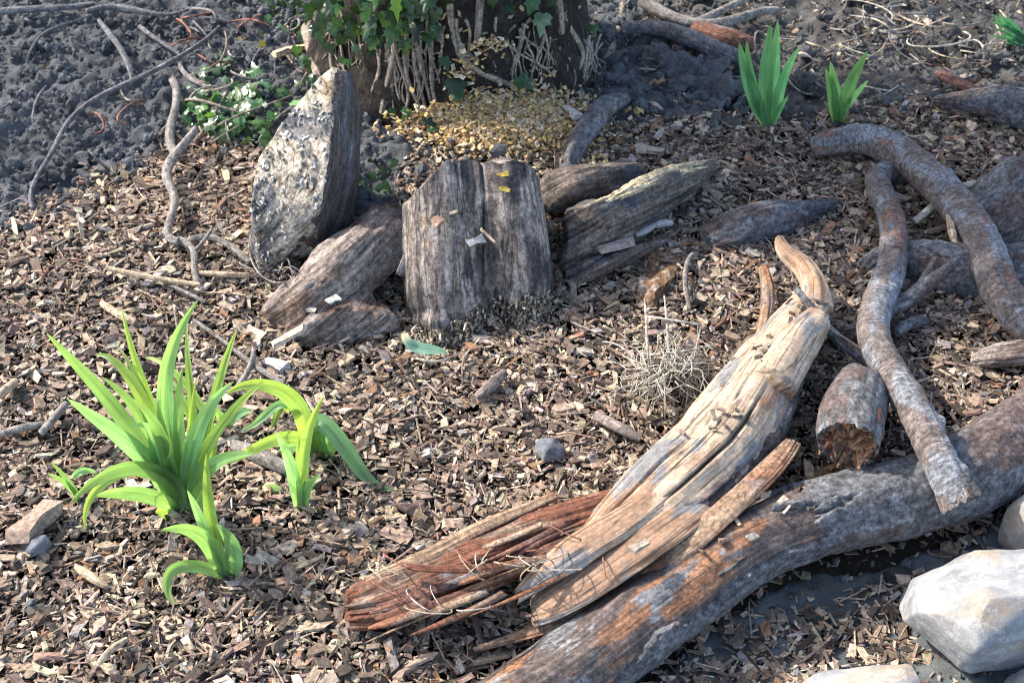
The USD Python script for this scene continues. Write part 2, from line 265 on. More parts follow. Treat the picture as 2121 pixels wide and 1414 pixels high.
def earth_look(name, stops, scale=14, fine=220, bump=0.9, dist=0.008, rough=0.95):
    look(name, {'geo': ('geometry', {}), 'a': ('noise_texture', {'scale': scale, 'detail': 8, 'roughness': 0.68}), 'r': ('rgb_ramp', {'ramp': stops}), 'f': ('noise_texture', {'scale': fine, 'detail': 6, 'roughness': 0.7}),
                'fm': ('map_range', {'from_min': 0.3, 'from_max': 0.7, 'to_min': 0.65, 'to_max': 1.25}), 'mul': ('mix_color', {'blend_type': 'multiply', 'fac': 1.0, 'use_clamp': False}),
                'b': ('bump', {'strength': bump, 'distance': dist}), 'p': ('principled_bsdf', {'roughness': rough, 'specular_ior_level': 0.15})},
         [('geo.position', 'a.vector'), ('a.fac', 'r.fac'), ('geo.position', 'f.vector'), ('f.fac', 'fm.value'), ('r.color', 'mul.a'), ('fm.result', 'mul.b'), ('mul.result', 'p.base_color'), ('f.fac', 'b.height'), ('b.normal', 'p.normal')])
earth_look('under_mulch', ramp((0.015, 0.012, 0.01), (0.035, 0.027, 0.022), (0.06, 0.048, 0.04)))
earth_look('soil', ramp((0.05, 0.053, 0.058), (0.105, 0.11, 0.119), (0.175, 0.183, 0.195)))
earth_look('rear_soil', ramp((0.045, 0.043, 0.041), (0.10, 0.096, 0.093), (0.18, 0.174, 0.169)))
earth_look('silt', ramp((0.045, 0.051, 0.053), (0.09, 0.101, 0.104), (0.155, 0.17, 0.172)), 9, 260, 0.5, 0.003)
earth_look('grey_stone', ramp((0.07, 0.075, 0.09), (0.14, 0.15, 0.17), (0.24, 0.25, 0.27)), 40, 300, 0.6, 0.002)
look('limestone', {'geo': ('geometry', {}), 'a': ('noise_texture', {'scale': 20, 'detail': 9, 'roughness': 0.74, 'distortion': 0.3}), 'r': ('rgb_ramp', {'ramp': ramp((0.12, 0.126, 0.138), (0.245, 0.25, 0.258), (0.38, 0.38, 0.378))}),
                   'o': ('noise_texture', {'scale': 9, 'detail': 6, 'roughness': 0.65}), 'om': ('map_range', {'from_min': 0.52, 'from_max': 0.6, 'to_max': 0.45, 'clamp': True}), 'oc': ('mix_color', {'b': (0.36, 0.26, 0.15)}),
                   'v': ('noise_texture', {'scale': 14, 'detail': 9, 'roughness': 0.75, 'distortion': 0.4}), 'vr': ('rgb_ramp', {'ramp': [(0, (0, 0, 0)), (0.475, (0, 0, 0)), (0.5, (0.4, 0.4, 0.4)), (0.525, (0, 0, 0)), (1, (0, 0, 0))]}),
                   'vm': ('mix_color', {'b': (0.55, 0.54, 0.52)}), 'f': ('noise_texture', {'scale': 90, 'detail': 9, 'roughness': 0.78}), 'b': ('bump', {'strength': 0.9, 'distance': 0.004}),
                   'p': ('principled_bsdf', {'roughness': 0.95, 'specular_ior_level': 0.12})},
     [('geo.position', 'a.vector'), ('a.fac', 'r.fac'), ('geo.position', 'o.vector'), ('o.fac', 'om.value'), ('om.result', 'oc.fac'), ('r.color', 'oc.a'), ('geo.position', 'v.vector'), ('v.fac', 'vr.fac'),
      ('vr.color', 'vm.fac'), ('oc.result', 'vm.a'), ('vm.result', 'p.base_color'), ('geo.position', 'f.vector'), ('f.fac', 'b.height'), ('b.normal', 'p.normal')])

def leaf_look(name, base_ramp, trans, veins=160, rough=0.42, mix=0.45, vscale=(3, 1)):
    look(name, {'uv': ('uvmap', {'attribute': 'st'}), 'sx': ('separate_xyz', {}), 'r': ('rgb_ramp', {'ramp': base_ramp}), 'map': ('mapping', {'scale': (4, veins, 1)}), 'n': ('noise_texture', {'scale': 1, 'detail': 3}),
                'nm': ('map_range', {'from_min': 0.35, 'from_max': 0.65, 'to_min': 0.68, 'to_max': 1.2}), 'mul': ('mix_color', {'blend_type': 'multiply', 'fac': 1.0, 'use_clamp': False}),
                'geo': ('geometry', {}), 'big': ('noise_texture', {'scale': 16, 'detail': 3}), 'bm': ('map_range', {'from_min': 0.35, 'from_max': 0.65, 'to_min': 0.82, 'to_max': 1.12}),
                'mul2': ('mix_color', {'blend_type': 'multiply', 'fac': 1.0, 'use_clamp': False}), 't': ('attribute', {'attribute': 'tint'}), 'mul3': ('mix_color', {'blend_type': 'multiply', 'fac': 1.0, 'use_clamp': False}),
                'tc': ('mix_color', {'blend_type': 'multiply', 'fac': 1.0, 'b': trans, 'use_clamp': False}), 'b': ('bump', {'strength': 0.25, 'distance': 0.001}),
                'p': ('principled_bsdf', {'roughness': rough, 'specular_ior_level': 0.45}), 'tr': ('translucent_bsdf', {}), 'm': ('mix_closure', {'fac': mix})},
         [('uv.UV', 'sx.vector'), ('sx.x', 'r.fac'), ('uv.UV', 'map.vector'), ('map.vector', 'n.vector'), ('n.fac', 'nm.value'), ('r.color', 'mul.a'), ('nm.result', 'mul.b'), ('geo.position', 'big.vector'), ('big.fac', 'bm.value'),
          ('mul.result', 'mul2.a'), ('bm.result', 'mul2.b'), ('mul2.result', 'mul3.a'), ('t.color', 'mul3.b'), ('mul3.result', 'p.base_color'), ('mul3.result', 'tc.a'), ('tc.result', 'tr.color'), ('n.fac', 'b.height'), ('b.normal', 'p.normal'),
          ('p.BSDF', 'm.closure1'), ('tr.BSDF', 'm.closure2')], surface='m.closure')
leaf_look('daylily', [(0, (0.32, 0.40, 0.18)), (0.12, (0.19, 0.345, 0.12)), (0.5, (0.16, 0.325, 0.125)), (1, (0.19, 0.34, 0.12))], (2.3, 2.1, 1.2), veins=34, mix=0.42, rough=0.5)
leaf_look('iris', [(0, (0.34, 0.37, 0.2)), (0.2, (0.11, 0.26, 0.135)), (0.6, (0.085, 0.245, 0.125)), (1, (0.11, 0.26, 0.12))], (2.0, 2.0, 1.5), veins=24, mix=0.4)
leaf_look('ivy', [(0, (0.12, 0.17, 0.08)), (0.15, (0.045, 0.095, 0.04)), (1, (0.04, 0.09, 0.038))], (3.0, 2.8, 1.0), veins=6, rough=0.32, mix=0.3)
leaf_look('dead_leaf', [(0, (0.30, 0.16, 0.08)), (1, (0.26, 0.13, 0.06))], (1.4, 1.2, 0.9), veins=8, rough=0.7, mix=0.3)

# ---------------------------------------------------------------- the ground
def sheet(xs, ys, zoff, rough=0.0, mask=None, seed=0, edge=None):
    X, Y = np.meshgrid(xs, ys, indexing='ij'); Z = H(X, Y) + zoff
    if rough:
        q = np.stack([X, Y, np.zeros_like(X)], -1)
        Z = Z + rough * (fbm(q * 14 + seed, 5, seed) - 0.5) * 2 + rough * 0.9 * (fbm(q * 60 + seed, 3, seed + 3) - 0.5) * 2
    if edge is not None: Z = Z - 0.03 * (1 - sstep(0.0, 0.05, edge(X, Y)))
    n = len(ys); i, j = np.meshgrid(np.arange(len(xs) - 1), np.arange(n - 1), indexing='ij')
    q = np.stack([i * n + j, (i + 1) * n + j, (i + 1) * n + j + 1, i * n + j + 1], -1).reshape(-1, 4)
    v = np.stack([X, Y, Z], -1).reshape(-1, 3)
    if mask is not None:
        keep = mask(X, Y).ravel()
        q = q[keep[q].all(1)]
        used = np.unique(q); re = np.zeros(len(v), int); re[used] = np.arange(len(used)); v = v[used]; q = re[q]
    return v, np.vstack([q[:, [0, 1, 2]], q[:, [0, 2, 3]]]), v[:, :2]
far = np.array([-40, -20, -10, -6, -4, -3])
xs = np.r_[far, np.linspace(-2.2, 2.2, 150), -far[::-1]]; ys = np.r_[np.array([-30, -15, -8, -4, -1.5, -0.4]), np.linspace(0.5, 4.4, 150), np.array([5, 6.5, 9, 14, 25, 45, 80])]
put('ground', sheet(xs, ys, -0.012), 'under_mulch', kind='structure')
xs = np.arange(-2.2, 2.3, 0.012)
LEFTSOIL = poly([(-1500, 700), (0, 505), (100, 465), (170, 425), (260, 375), (340, 352), (390, 320), (530, 310), (590, 440), (740, 480), (850, 470), (870, 365), (1200, 345), (1330, 275), (1440, 275), (1560, 280), (1570, 160), (1380, 90), (1340, -60), (1300, -700), (-1500, -700)])
BACKSOIL = poly([(1330, 275), (1560, 280), (1700, 290), (1900, 235), (2121, 248), (3000, 280), (3000, -700), (1250, -700), (1290, -60), (1340, 90)])
put('dark_soil', sheet(np.arange(-2.2, 1.0, 0.0075), np.arange(1.9, 3.9, 0.0075), 0.004, 0.022, mask=lambda X, Y: inside(LEFTSOIL, X, Y), seed=2, edge=lambda X, Y: sdist(LEFTSOIL, X, Y)), 'soil', kind='structure')
put('trodden_soil', sheet(xs, np.arange(1.8, 4.4, 0.014), -0.002, 0.02, mask=lambda X, Y: inside(BACKSOIL, X, Y), seed=5, edge=lambda X, Y: sdist(BACKSOIL, X, Y)), 'rear_soil', kind='structure')
put('silt_patch', sheet(np.arange(-0.1, 2.2, 0.012), np.arange(0.6, 2.2, 0.012), 0.0, 0.010, mask=lambda X, Y: inside(MEMB, X, Y), seed=9, edge=lambda X, Y: sdist(MEMB, X, Y)), 'silt', kind='structure')

# ---------------------------------------------------------------- wood chips
def chips(pos, L, W, T, yaw, tilt, tiltdir, rng, roll=None, ns=3):
    "one many-cornered splinter of wood per row: three slanting sections of four corners, twenty triangles"
    n = len(L)
    st = np.linspace(-0.5, 0.5, ns); cs = np.array([[-0.5, -0.5], [0.5, -0.5], [0.5, 0.5], [-0.5, 0.5]])
    loc = np.zeros((n, ns, 4, 3))
    loc[..., 0] = st[None, :, None]; loc[..., 1] = cs[None, None, :, 0]; loc[..., 2] = cs[None, None, :, 1]
    loc[..., 1] *= 1 + rng.uniform(-0.35, 0.2, (n, ns, 1)); loc[..., 2] *= 1 + rng.uniform(-0.35, 0.2, (n, ns, 1))
    loc[..., 1:] += rng.normal(0, 0.09, (n, ns, 4, 2))
    loc[..., 0] += rng.normal(0, 0.07, (n, ns, 4)) + loc[..., 1] * rng.normal(0, 0.3, (n, 1, 1)) * (W / L)[:, None, None] + loc[..., 2] * rng.normal(0, 0.45, (n, 1, 1)) * (T / L)[:, None, None]
    loc[:, 1:-1, :, 2] += rng.normal(0, 0.18, (n, 1, 1))                      # a slight bend
    loc *= np.stack([L, W, T], 1)[:, None, None]
    uv = np.stack([loc[..., 0], loc[..., 1] + loc[..., 2] * 1.3], -1) + rng.uniform(0, 60, (n, 1, 1, 2))
    a = rng.uniform(-0.35, 0.35, n) if roll is None else roll
    c, s = np.cos(a)[:, None, None], np.sin(a)[:, None, None]
    y, z = loc[..., 1] * c - loc[..., 2] * s, loc[..., 1] * s + loc[..., 2] * c; loc[..., 1], loc[..., 2] = y, z
    c, s = np.cos(tilt)[:, None, None], np.sin(tilt)[:, None, None]
    x, z = loc[..., 0] * c - loc[..., 2] * s, loc[..., 0] * s + loc[..., 2] * c; loc[..., 0], loc[..., 2] = x, z
    c, s = np.cos(yaw)[:, None, None], np.sin(yaw)[:, None, None]
    x, y = loc[..., 0] * c - loc[..., 1] * s, loc[..., 0] * s + loc[..., 1] * c; loc[..., 0], loc[..., 1] = x, y
    v = (loc + pos[:, None, None]).reshape(n, 4 * ns, 3)
    f = []
    for k in range(ns - 1):
        for j in range(4):
            p, q = k * 4 + j, k * 4 + (j + 1) % 4
            f += [[p, q + 4, q], [p, p + 4, q + 4]]
    f += [[0, 1, 2], [0, 2, 3], [4 * ns - 4, 4 * ns - 2, 4 * ns - 3], [4 * ns - 4, 4 * ns - 1, 4 * ns - 2]]
    return v, np.array(f), uv.reshape(n, 4 * ns, 2)
PALETTE = np.array([[0.56, 0.46, 0.35], [0.42, 0.335, 0.255], [0.31, 0.24, 0.185], [0.22, 0.165, 0.13], [0.13, 0.098, 0.078], [0.06, 0.047, 0.04], [0.38, 0.35, 0.32], [0.22, 0.205, 0.20], [0.30, 0.17, 0.10]])
PALETTE = PALETTE * np.array([0.93, 0.89, 0.845])
PROB = np.array([0.11, 0.14, 0.17, 0.18, 0.17, 0.11, 0.06, 0.03, 0.04]); PROB /= PROB.sum()
def chip_colour(n, rng):
    c = PALETTE[rng.choice(len(PALETTE), n, p=PROB)]
    return np.clip(c * rng.uniform(0.75, 1.25, (n, 1)) * (1 + rng.normal(0, 0.04, (n, 3))), 0.02, 0.75)
def chip_sizes(n, rng, k=1.0):
    L = 0.0092 * np.exp(rng.normal(0, 0.52, n)) * k
    form = rng.random(n)
    W = np.where(form < 0.36, L * rng.uniform(0.11, 0.26, n), np.where(form < 0.78, L * rng.uniform(0.3, 0.55, n), L * rng.uniform(0.55, 0.9, n)))
    L = np.where(form < 0.36, L * 1.45, L * 1.08); W = np.clip(W, 0.0018, 0.014)
    T = np.clip(W * rng.uniform(0.2, 0.5, n), 0.0013, 0.0055)
    return np.clip(L, 0.006, 0.055), W, T
def blobs(px, py, spots):
    return np.max([np.exp(-((px - a) / rx) ** 2 - ((py - b) / ry) ** 2) * k for a, b, rx, ry, k in spots], 0)
SPOTS = [(1680, 1310, 170, 50, 0.95), (1830, 1250, 80, 40, 0.75), (1500, 1400, 110, 35, 0.8), (1840, 1350, 70, 50, 0.8), (1990, 1110, 70, 40, 0.45), (1930, 1060, 60, 30, 0.3), (1640, 1400, 120, 40, 0.8)]
rng = np.random.default_rng(11)
N = 206000
X = rng.uniform(-1.75, 1.75, N); Y = rng.uniform(0.86, 2.75, N)
pX, pY, pW = pix(np.stack([X, Y, H(X, Y)], -1))
keep = (np.abs(X) < 0.52 * Y + 0.42)
edge = sdist(MULCH, X, Y) + 0.05 * (fbm(np.stack([X, Y, X * 0], -1) * 12, 3, 4) - 0.5) * 2
keep &= rng.random(N) < sstep(-0.045, 0.02, edge)
sil = sstep(-0.05, 0.05, sdist(MEMB, X, Y)); dens = np.clip(blobs(pX, pY, SPOTS) * 1.7 + 0.06 + 0.35 * (fbm(np.stack([X, Y, X * 0], -1) * 20, 3, 6) - 0.5), 0.015, 1)
keep &= rng.random(N) < (1 - sil) + sil * dens * 0.75
X, Y, sil = X[keep], Y[keep], sil[keep]; N = len(X)
L, W, T = chip_sizes(N, rng)
layer = rng.random(N) * (1 - 0.75 * sil)
Z = H(X, Y) + 0.002 + 0.015 * layer
yaw = rng.uniform(0, 2 * np.pi, N); tilt = rng.normal(0, 0.26, N) * (1 - 0.6 * sil)
rollv = rng.normal(0, 0.30, N)
shred = rng.random(N) < 0.022; L = np.where(shred, rng.uniform(0.025, 0.06, N), L); W = np.where(shred, rng.uniform(0.0012, 0.003, N), W); T = np.where(shred, 0.0013, T); Z = Z + 0.004 * shred; tilt = np.where(shred, tilt * 0.35, tilt)
CT = chip_colour(N, rng)
# the three hundred that show largest become objects of their own
pX, pY, pW = pix(np.stack([X, Y, Z], -1))
HIDE = shapely.unary_union([shapely.LineString(l).buffer(w) for l, w in (
    ([(1700, 600), (1560, 790), (1480, 920), (1350, 1040), (1200, 1150), (1000, 1250), (740, 1240)], 100), ([(900, 1490), (1260, 1310), (1430, 1190), (1570, 1105), (1880, 1030), (2140, 890)], 100),
    ([(1000, 330), (1000, 650)], 165), ([(590, 670), (800, 490)], 80), ([(620, 300), (600, 500)], 110), ([(1990, 1240), (2100, 1300)], 120), ([(1820, 360), (1850, 500), (1800, 690), (1920, 890), (1990, 1030)], 50),
    ([(1190, 510), (1460, 370)], 80), ([(1760, 900), (1760, 830)], 80), ([(350, 1000), (370, 800)], 120), ([(1690, 290), (1920, 350), (2080, 600)], 55))])
score = L * np.sqrt(W) / pW * np.where((pX > 20) & (pX < 2100) & (pY > 20) & (pY < 1395) & (layer > 0.72) & (np.abs(tilt) < 0.45), 1, 0) * ~shapely.contains_xy(HIDE, pX, pY)
top = np.argsort(-score)[:290]
single = np.zeros(N, bool); single[top] = True
def stuff_mesh(V, F, U, sel):
    k = int(sel.sum()); n = V.shape[1]
    return V[sel].reshape(-1, 3), (F[None] + n * np.arange(k)[:, None, None]).reshape(-1, 3), U[sel].reshape(-1, 2)
q = ~single; CV, CF, CU = chips(np.stack([X, Y, Z], -1)[q], L[q], W[q], T[q], yaw[q], tilt[q], None, rng, rollv[q], ns=2)
put('wood_chip_mulch', stuff_mesh(CV, CF, CU, np.ones(int(q.sum()), bool)), 'chip', smooth=False, tint=np.repeat(CT[q], 8, 0), label='brown and grey wood chip mulch covering the bed between the logs', cat='mulch', kind='stuff')
SV, SF, SU = chips(np.stack([X, Y, Z], -1)[top], L[top], W[top], T[top], yaw[top], tilt[top], None, rng, rollv[top])
MARKS = [((360, 800), 'around the largest daylily clump'), ((420, 1180), 'near the small three leaved daylily shoot'), ((700, 1000), 'near the long drooping daylily leaf'), ((80, 1150), 'near the blue grey stone'), ((200, 1330), 'in the bottom left corner'), ((520, 1340), 'at the bottom edge left of the torn log end'),
         ((800, 1380), 'at the bottom edge below the torn log end'), ((120, 640), 'at the left edge above the largest daylily'), ((250, 470), 'beside the crooked root stick'), ((650, 780), 'below the slanting old log'), ((1000, 780), 'in front of the thick short log'), ((1135, 930), 'around the grey lump of dried earth'),
         ((900, 1100), 'above the torn log end'), ((1250, 680), 'left of the dry grass tuft'), ((1500, 640), 'between the dry grass tuft and the log fork'), ((1400, 300), 'behind the dark split log'), ((1650, 350), 'left of the arching branch start'), ((1950, 320), 'outside the arching branch'),
         ((1700, 520), 'between the buried log and the slender branch'), ((1960, 720), 'right of the slender branch'), ((1700, 730), 'above the broken log end'), ((1650, 1290), 'on the silt below the long dark log'), ((1850, 1230), 'beside the largest white rock'), ((1480, 1400), 'on the silt at the bottom edge'), ((30, 900), 'at the left edge beside the daylilies')]
def look_words(c, l, w):
    b = c.mean(); tone = 'pale tan' if b > 0.36 else 'light brown' if b > 0.24 else 'mid brown' if b > 0.155 else 'dark brown'
    if c[0] - c[2] < 0.05 and b > 0.15: tone = 'greyish'
    elif c[0] > 2.2 * c[2]: tone = 'reddish'
    return tone, 'long thin' if l > 3 * w else 'oblong' if l > 1.6 * w else 'blocky'
for j, i in enumerate(top):
    tone, form = look_words(CT[i], L[i], W[i]); where = min(MARKS, key=lambda m: (m[0][0] - pX[i]) ** 2 + (m[0][1] - pY[i]) ** 2)[1]
    put('wood_chip', (SV[j], SF, SU[j]), 'chip', smooth=False, tint=CT[i], label=f'{tone} {form} wood chip {where}', cat='wood chip', group='larger wood chips on top of the mulch')

rng = np.random.default_rng(17)                                       # bark bits and leaf crumbs blown over the trodden soil
x, y = rng.uniform(0.2, 1.75, 2600), rng.uniform(2.3, 3.6, 2600); k = inside(BACKSOIL, x, y) & (rng.random(2600) < 0.75); x, y = x[k], y[k]; n = len(x)
l, w, t = chip_sizes(n, rng, 0.9); lv, lf, lu = chips(np.stack([x, y, H(x, y) + 0.012 + rng.uniform(0, .008, n)], 1), l, w, t, rng.uniform(0, 6.28, n), rng.normal(0, .25, n), None, rng)
put('litter', stuff_mesh(lv, lf, lu, np.ones(n, bool)), 'chip', smooth=False, tint=np.repeat(chip_colour(n, rng), 12, 0), label='scattered small bark bits and litter on the trodden soil at the back right', cat='litter', kind='stuff')

def chip_at(p, l, w, t, yaw, col, label, tilt=0.0, roll=0.0, name='wood_chip_piece', cat='wood chip', group=None, seed=1, lean=0.0):
    r = np.random.default_rng(seed)
    v, f, u = chips(np.asarray(p, float)[None], np.array([l]), np.array([w]), np.array([t]), np.array([yaw]), np.array([tilt]), None, r, np.array([roll]))
    if lean: q = v[0] - p; ca, sa = math.cos(lean), math.sin(lean); v = (np.stack([q[:, 0], q[:, 1] * ca - q[:, 2] * sa, q[:, 1] * sa + q[:, 2] * ca], 1) + p)[None]
    return put(name, (v[0], f, u[0]), 'chip', smooth=False, tint=np.array(col), label=label, cat=cat, group=group)
# ---------------------------------------------------------------- soil clods
import trimesh
ICO = [trimesh.creation.icosphere(k) for k in range(3)]
def clods(P, S, k, rng, amp=0.55):
    b = ICO[k]; n = len(P); bv = np.array(b.vertices)
    v = bv[None] * rng.uniform(0.65, 1.2, (n, 1, 3))
    q = bv[None] * 1.4 + rng.uniform(0, 50, (n, 1, 3))
    v = v * (1 + amp * (fbm(q, 3, 1) - 0.5) * 2)[..., None] + rng.normal(0, 0.14 if k == 0 else 0.12, v.shape) * (k < 2)
    return P[:, None] + v * S[:, None, None], np.array(b.faces), v[..., :2]
rng = np.random.default_rng(5)
def soil_points(pg, n, ylo, yhi, rng, e=0.02):
    x = rng.uniform(-1.75, 1.75, n); y = rng.uniform(ylo, yhi, n)
    k = (np.abs(x) < 0.45 * y + 0.35) & (rng.random(n) < sstep(-0.03, e, sdist(pg, x, y))) & (np.hypot(x - TRUNK[0], y - TRUNK[1]) > 0.24); return x[k], y[k]
def soil_stuff(name, pg, n, smin, sig, lookname, label, seed, smax=0.017, ylo=1.9, yhi=4.1):
    r = np.random.default_rng(seed); x, y = soil_points(pg, n, ylo, yhi, r)
    s = np.clip(smin * np.exp(np.abs(r.normal(0, sig, len(x)))), 0, smax)
    P = np.stack([x, y, H(x, y) + (0.006 + r.uniform(0, 0.012, len(x))) * (ylo > 1)], -1); big = s > 0.009
    ms = []
    for sel, k in ((~big, 0), (big, 1)):
        v, f, u = clods(P[sel], s[sel], k, r); ms.append(stuff_mesh(v, f, u, np.ones(len(v), bool)))
    put(name, join(ms), lookname, smooth=False, label=label, cat='soil', kind='stuff')
soil_stuff('soil_crumbs', LEFTSOIL, 24000, 0.0026, 0.72, 'soil', 'dark grey crumbly soil heaped beside the mulch on the left', 21)
soil_stuff('silt_grit', MEMB, 12000, 0.0013, 0.95, 'silt', 'fine grey grit on the bare silt below the long dark log', 23, 0.007, 0.8, 2.0)
soil_stuff('loose_crumbs', BACKSOIL, 13000, 0.0026, 0.75, 'rear_soil', 'brownish crumbs of earth behind the iris shoots', 22)

# ---------------------------------------------------------------- the tree with its ivy
TR = 0.262
def trunk_r(z): return TR + 0.045 * np.exp(-np.maximum(z, 0) / 0.06) - 0.012 * np.clip(z, 0, 2)
T_MARCH = np.arange(2.0, 3.8, 0.004)
def on_trunk(px, py, off=0.0):
    "where a pixel's ray meets the trunk's bark (or the ground)"
    d = ray(px, py); d = d / np.linalg.norm(d)
    p = CAM + d * T_MARCH[:, None]
    hit = (np.hypot(p[:, 0] - TRUNK[0], p[:, 1] - TRUNK[1]) < trunk_r(p[:, 2] - 0.04) + off) | (p[:, 2] < H(p[:, 0], p[:, 1]) + off * 0.5)
    return p[np.argmax(hit)] if hit.any() else p[-1]
tree = thing('tree', 'broad dark rugged tree trunk overgrown with ivy at the back of the bed', 'tree')
zz = np.array([-0.08, 0.02, 0.06, 0.12, 0.2, 0.35, 0.6, 1.0, 1.6, 2.3])
v, f, u = tube(np.stack([np.full(len(zz), TRUNK[0]) + 0.01 * np.sin(zz * 5), np.full(len(zz), TRUNK[1]) + 0.01 * zz, zz], 1), trunk_r(zz - 0.04), 240, 150,
               disp=lambda s, th, X: 0.022 * (fbm(np.stack([s * 3, np.cos(th) * 6, np.sin(th) * 6], -1), 4, 3) - 0.5) * 2 + 0.03 * (np.cos(th * 5 + 1) * 0.5 + 0.5 * np.cos(th * 8 + 2)) * np.exp(-s / 0.16) + 0.008 * (fbm(X * 45, 3, 9) - 0.5) * 2, endrag=0.05, seed=1)
put('trunk', (v, f, u), 'tree_bark', tree)

rng = np.random.default_rng(2)                                        # ivy mass round the trunk above the frame
nl = 2000; zc = rng.uniform(0.75, 2.45, nl); ac = rng.uniform(0, 6.28, nl); rc = TR + 0.03 + rng.uniform(0, 1, nl) ** 0.6 * 0.2 * np.sin(np.clip((zc - 0.65) / 1.9, 0, 1) * math.pi) ** 0.6
LV = np.array([(0, 0, 0), (0.45, 0.3, -.1), (0.2, 0.6, -.05), (0, 1.0, -.2), (-0.2, 0.6, -.05), (-0.45, 0.3, -.1)]) * 0.085
out = np.stack([np.cos(ac), np.sin(ac), np.zeros(nl)], 1); dn = np.array([0, 0, -1.0]) + out * rng.uniform(0.1, 0.8, (nl, 1)); dn /= np.linalg.norm(dn, axis=1, keepdims=True); si = np.cross(dn, out) + rng.normal(0, 0.3, (nl, 3)); no = np.cross(si, dn)
cv = (np.stack([TRUNK[0] + rc * np.cos(ac), TRUNK[1] + rc * np.sin(ac), zc], 1)[:, None] + LV[None, :, :1] * si[:, None] + LV[None, :, 1:2] * dn[:, None] + LV[None, :, 2:] * no[:, None])
cf = np.array([[0, 1, 2], [0, 2, 3], [0, 3, 4], [0, 4, 5]])
put('crown', (cv.reshape(-1, 3), (cf[None] + 6 * np.arange(nl)[:, None, None]).reshape(-1, 3), np.tile(LV[:, :2] * 11, (nl, 1))), 'ivy', tree, tint=np.repeat(rng.uniform(0.7, 1.5, (nl, 1)) * np.ones(3), 6, 0), kind='stuff')

def vine(pts, r0, r1, parent, name='stem', lk='ivy_stem', off=None, nv=7, seed=0, trunk=True, nu=None, label=None):
    "thin stem through pixels, lying on the trunk (or dz above the ground)"
    o = r0 * 0.8 if off is None else off
    P = [on_trunk(p[0], p[1], o + (p[2] if len(p) > 2 else 0)) if trunk else g(p[0], p[1], (p[2] if len(p) > 2 else o)) for p in pts]
    R = np.linspace(r0, r1, len(P))
    return put(name, tube(P, R, nu or max(8, 5 * len(P)), nv, disp=woody(0.12 * r0, 0.16 * r0, 8, 20, seed), seed=seed % 17, ends=(0.4, 0.4)), lk, parent, label=label)
IVY = np.array([(0, 0), (0.16, -0.10), (0.34, -0.05), (0.44, 0.12), (0.36, 0.26), (0.50, 0.46), (0.30, 0.50), (0.18, 0.56), (0.13, 0.78), (0, 1.0), (-0.13, 0.78), (-0.18, 0.56), (-0.30, 0.50), (-0.50, 0.46), (-0.36, 0.26), (-0.44, 0.12), (-0.34, -0.05), (-0.16, -0.10)])
def ivy_leaf(p, size, direction, normal, parent, rng, tint=(1, 1, 1), lk='ivy'):
    d = np.asarray(direction, float); n = np.asarray(normal, float); n /= np.linalg.norm(n); d = d - n * (d @ n); d /= np.linalg.norm(d); s = np.cross(d, n)
    o = IVY * rng.uniform(0.88, 1.12, IVY.shape); c = np.array([[0, 0.34]])
    mid = c + (o - c) * 0.5
    q = np.vstack([c, mid, o]); m = len(o)
    z = -0.22 * np.abs(q[:, 0]) * rng.uniform(0.2, 1.4) - 0.28 * (q[:, 1] - 0.2) ** 2 * rng.uniform(0, 1.5) + rng.normal(0, 0.02, len(q))
    v = p + size * (q[:, :1] * s + q[:, 1:] * d + z[:, None] * n)
    i = np.arange(m); j = (i + 1) % m
    f = np.vstack([np.stack([np.zeros(m, int), 1 + i, 1 + j], 1), np.stack([1 + i, 1 + m + i, 1 + m + j], 1), np.stack([1 + i, 1 + m + j, 1 + j], 1)])
    uv = np.stack([np.r_[0.0, np.full(m, 0.5), np.full(m, 1.0)], q[:, 0]], 1)
    return put('leaf', (v, f, uv), lk, parent, tint=np.clip(np.array(tint) * rng.uniform(0.75, 1.3), 0, 4))
def toward(p, rng, up=0.5, spread=0.5):
    n = CAM - p; n /= np.linalg.norm(n); n = n + np.array([0, 0, up]) + rng.normal(0, spread, 3); return n

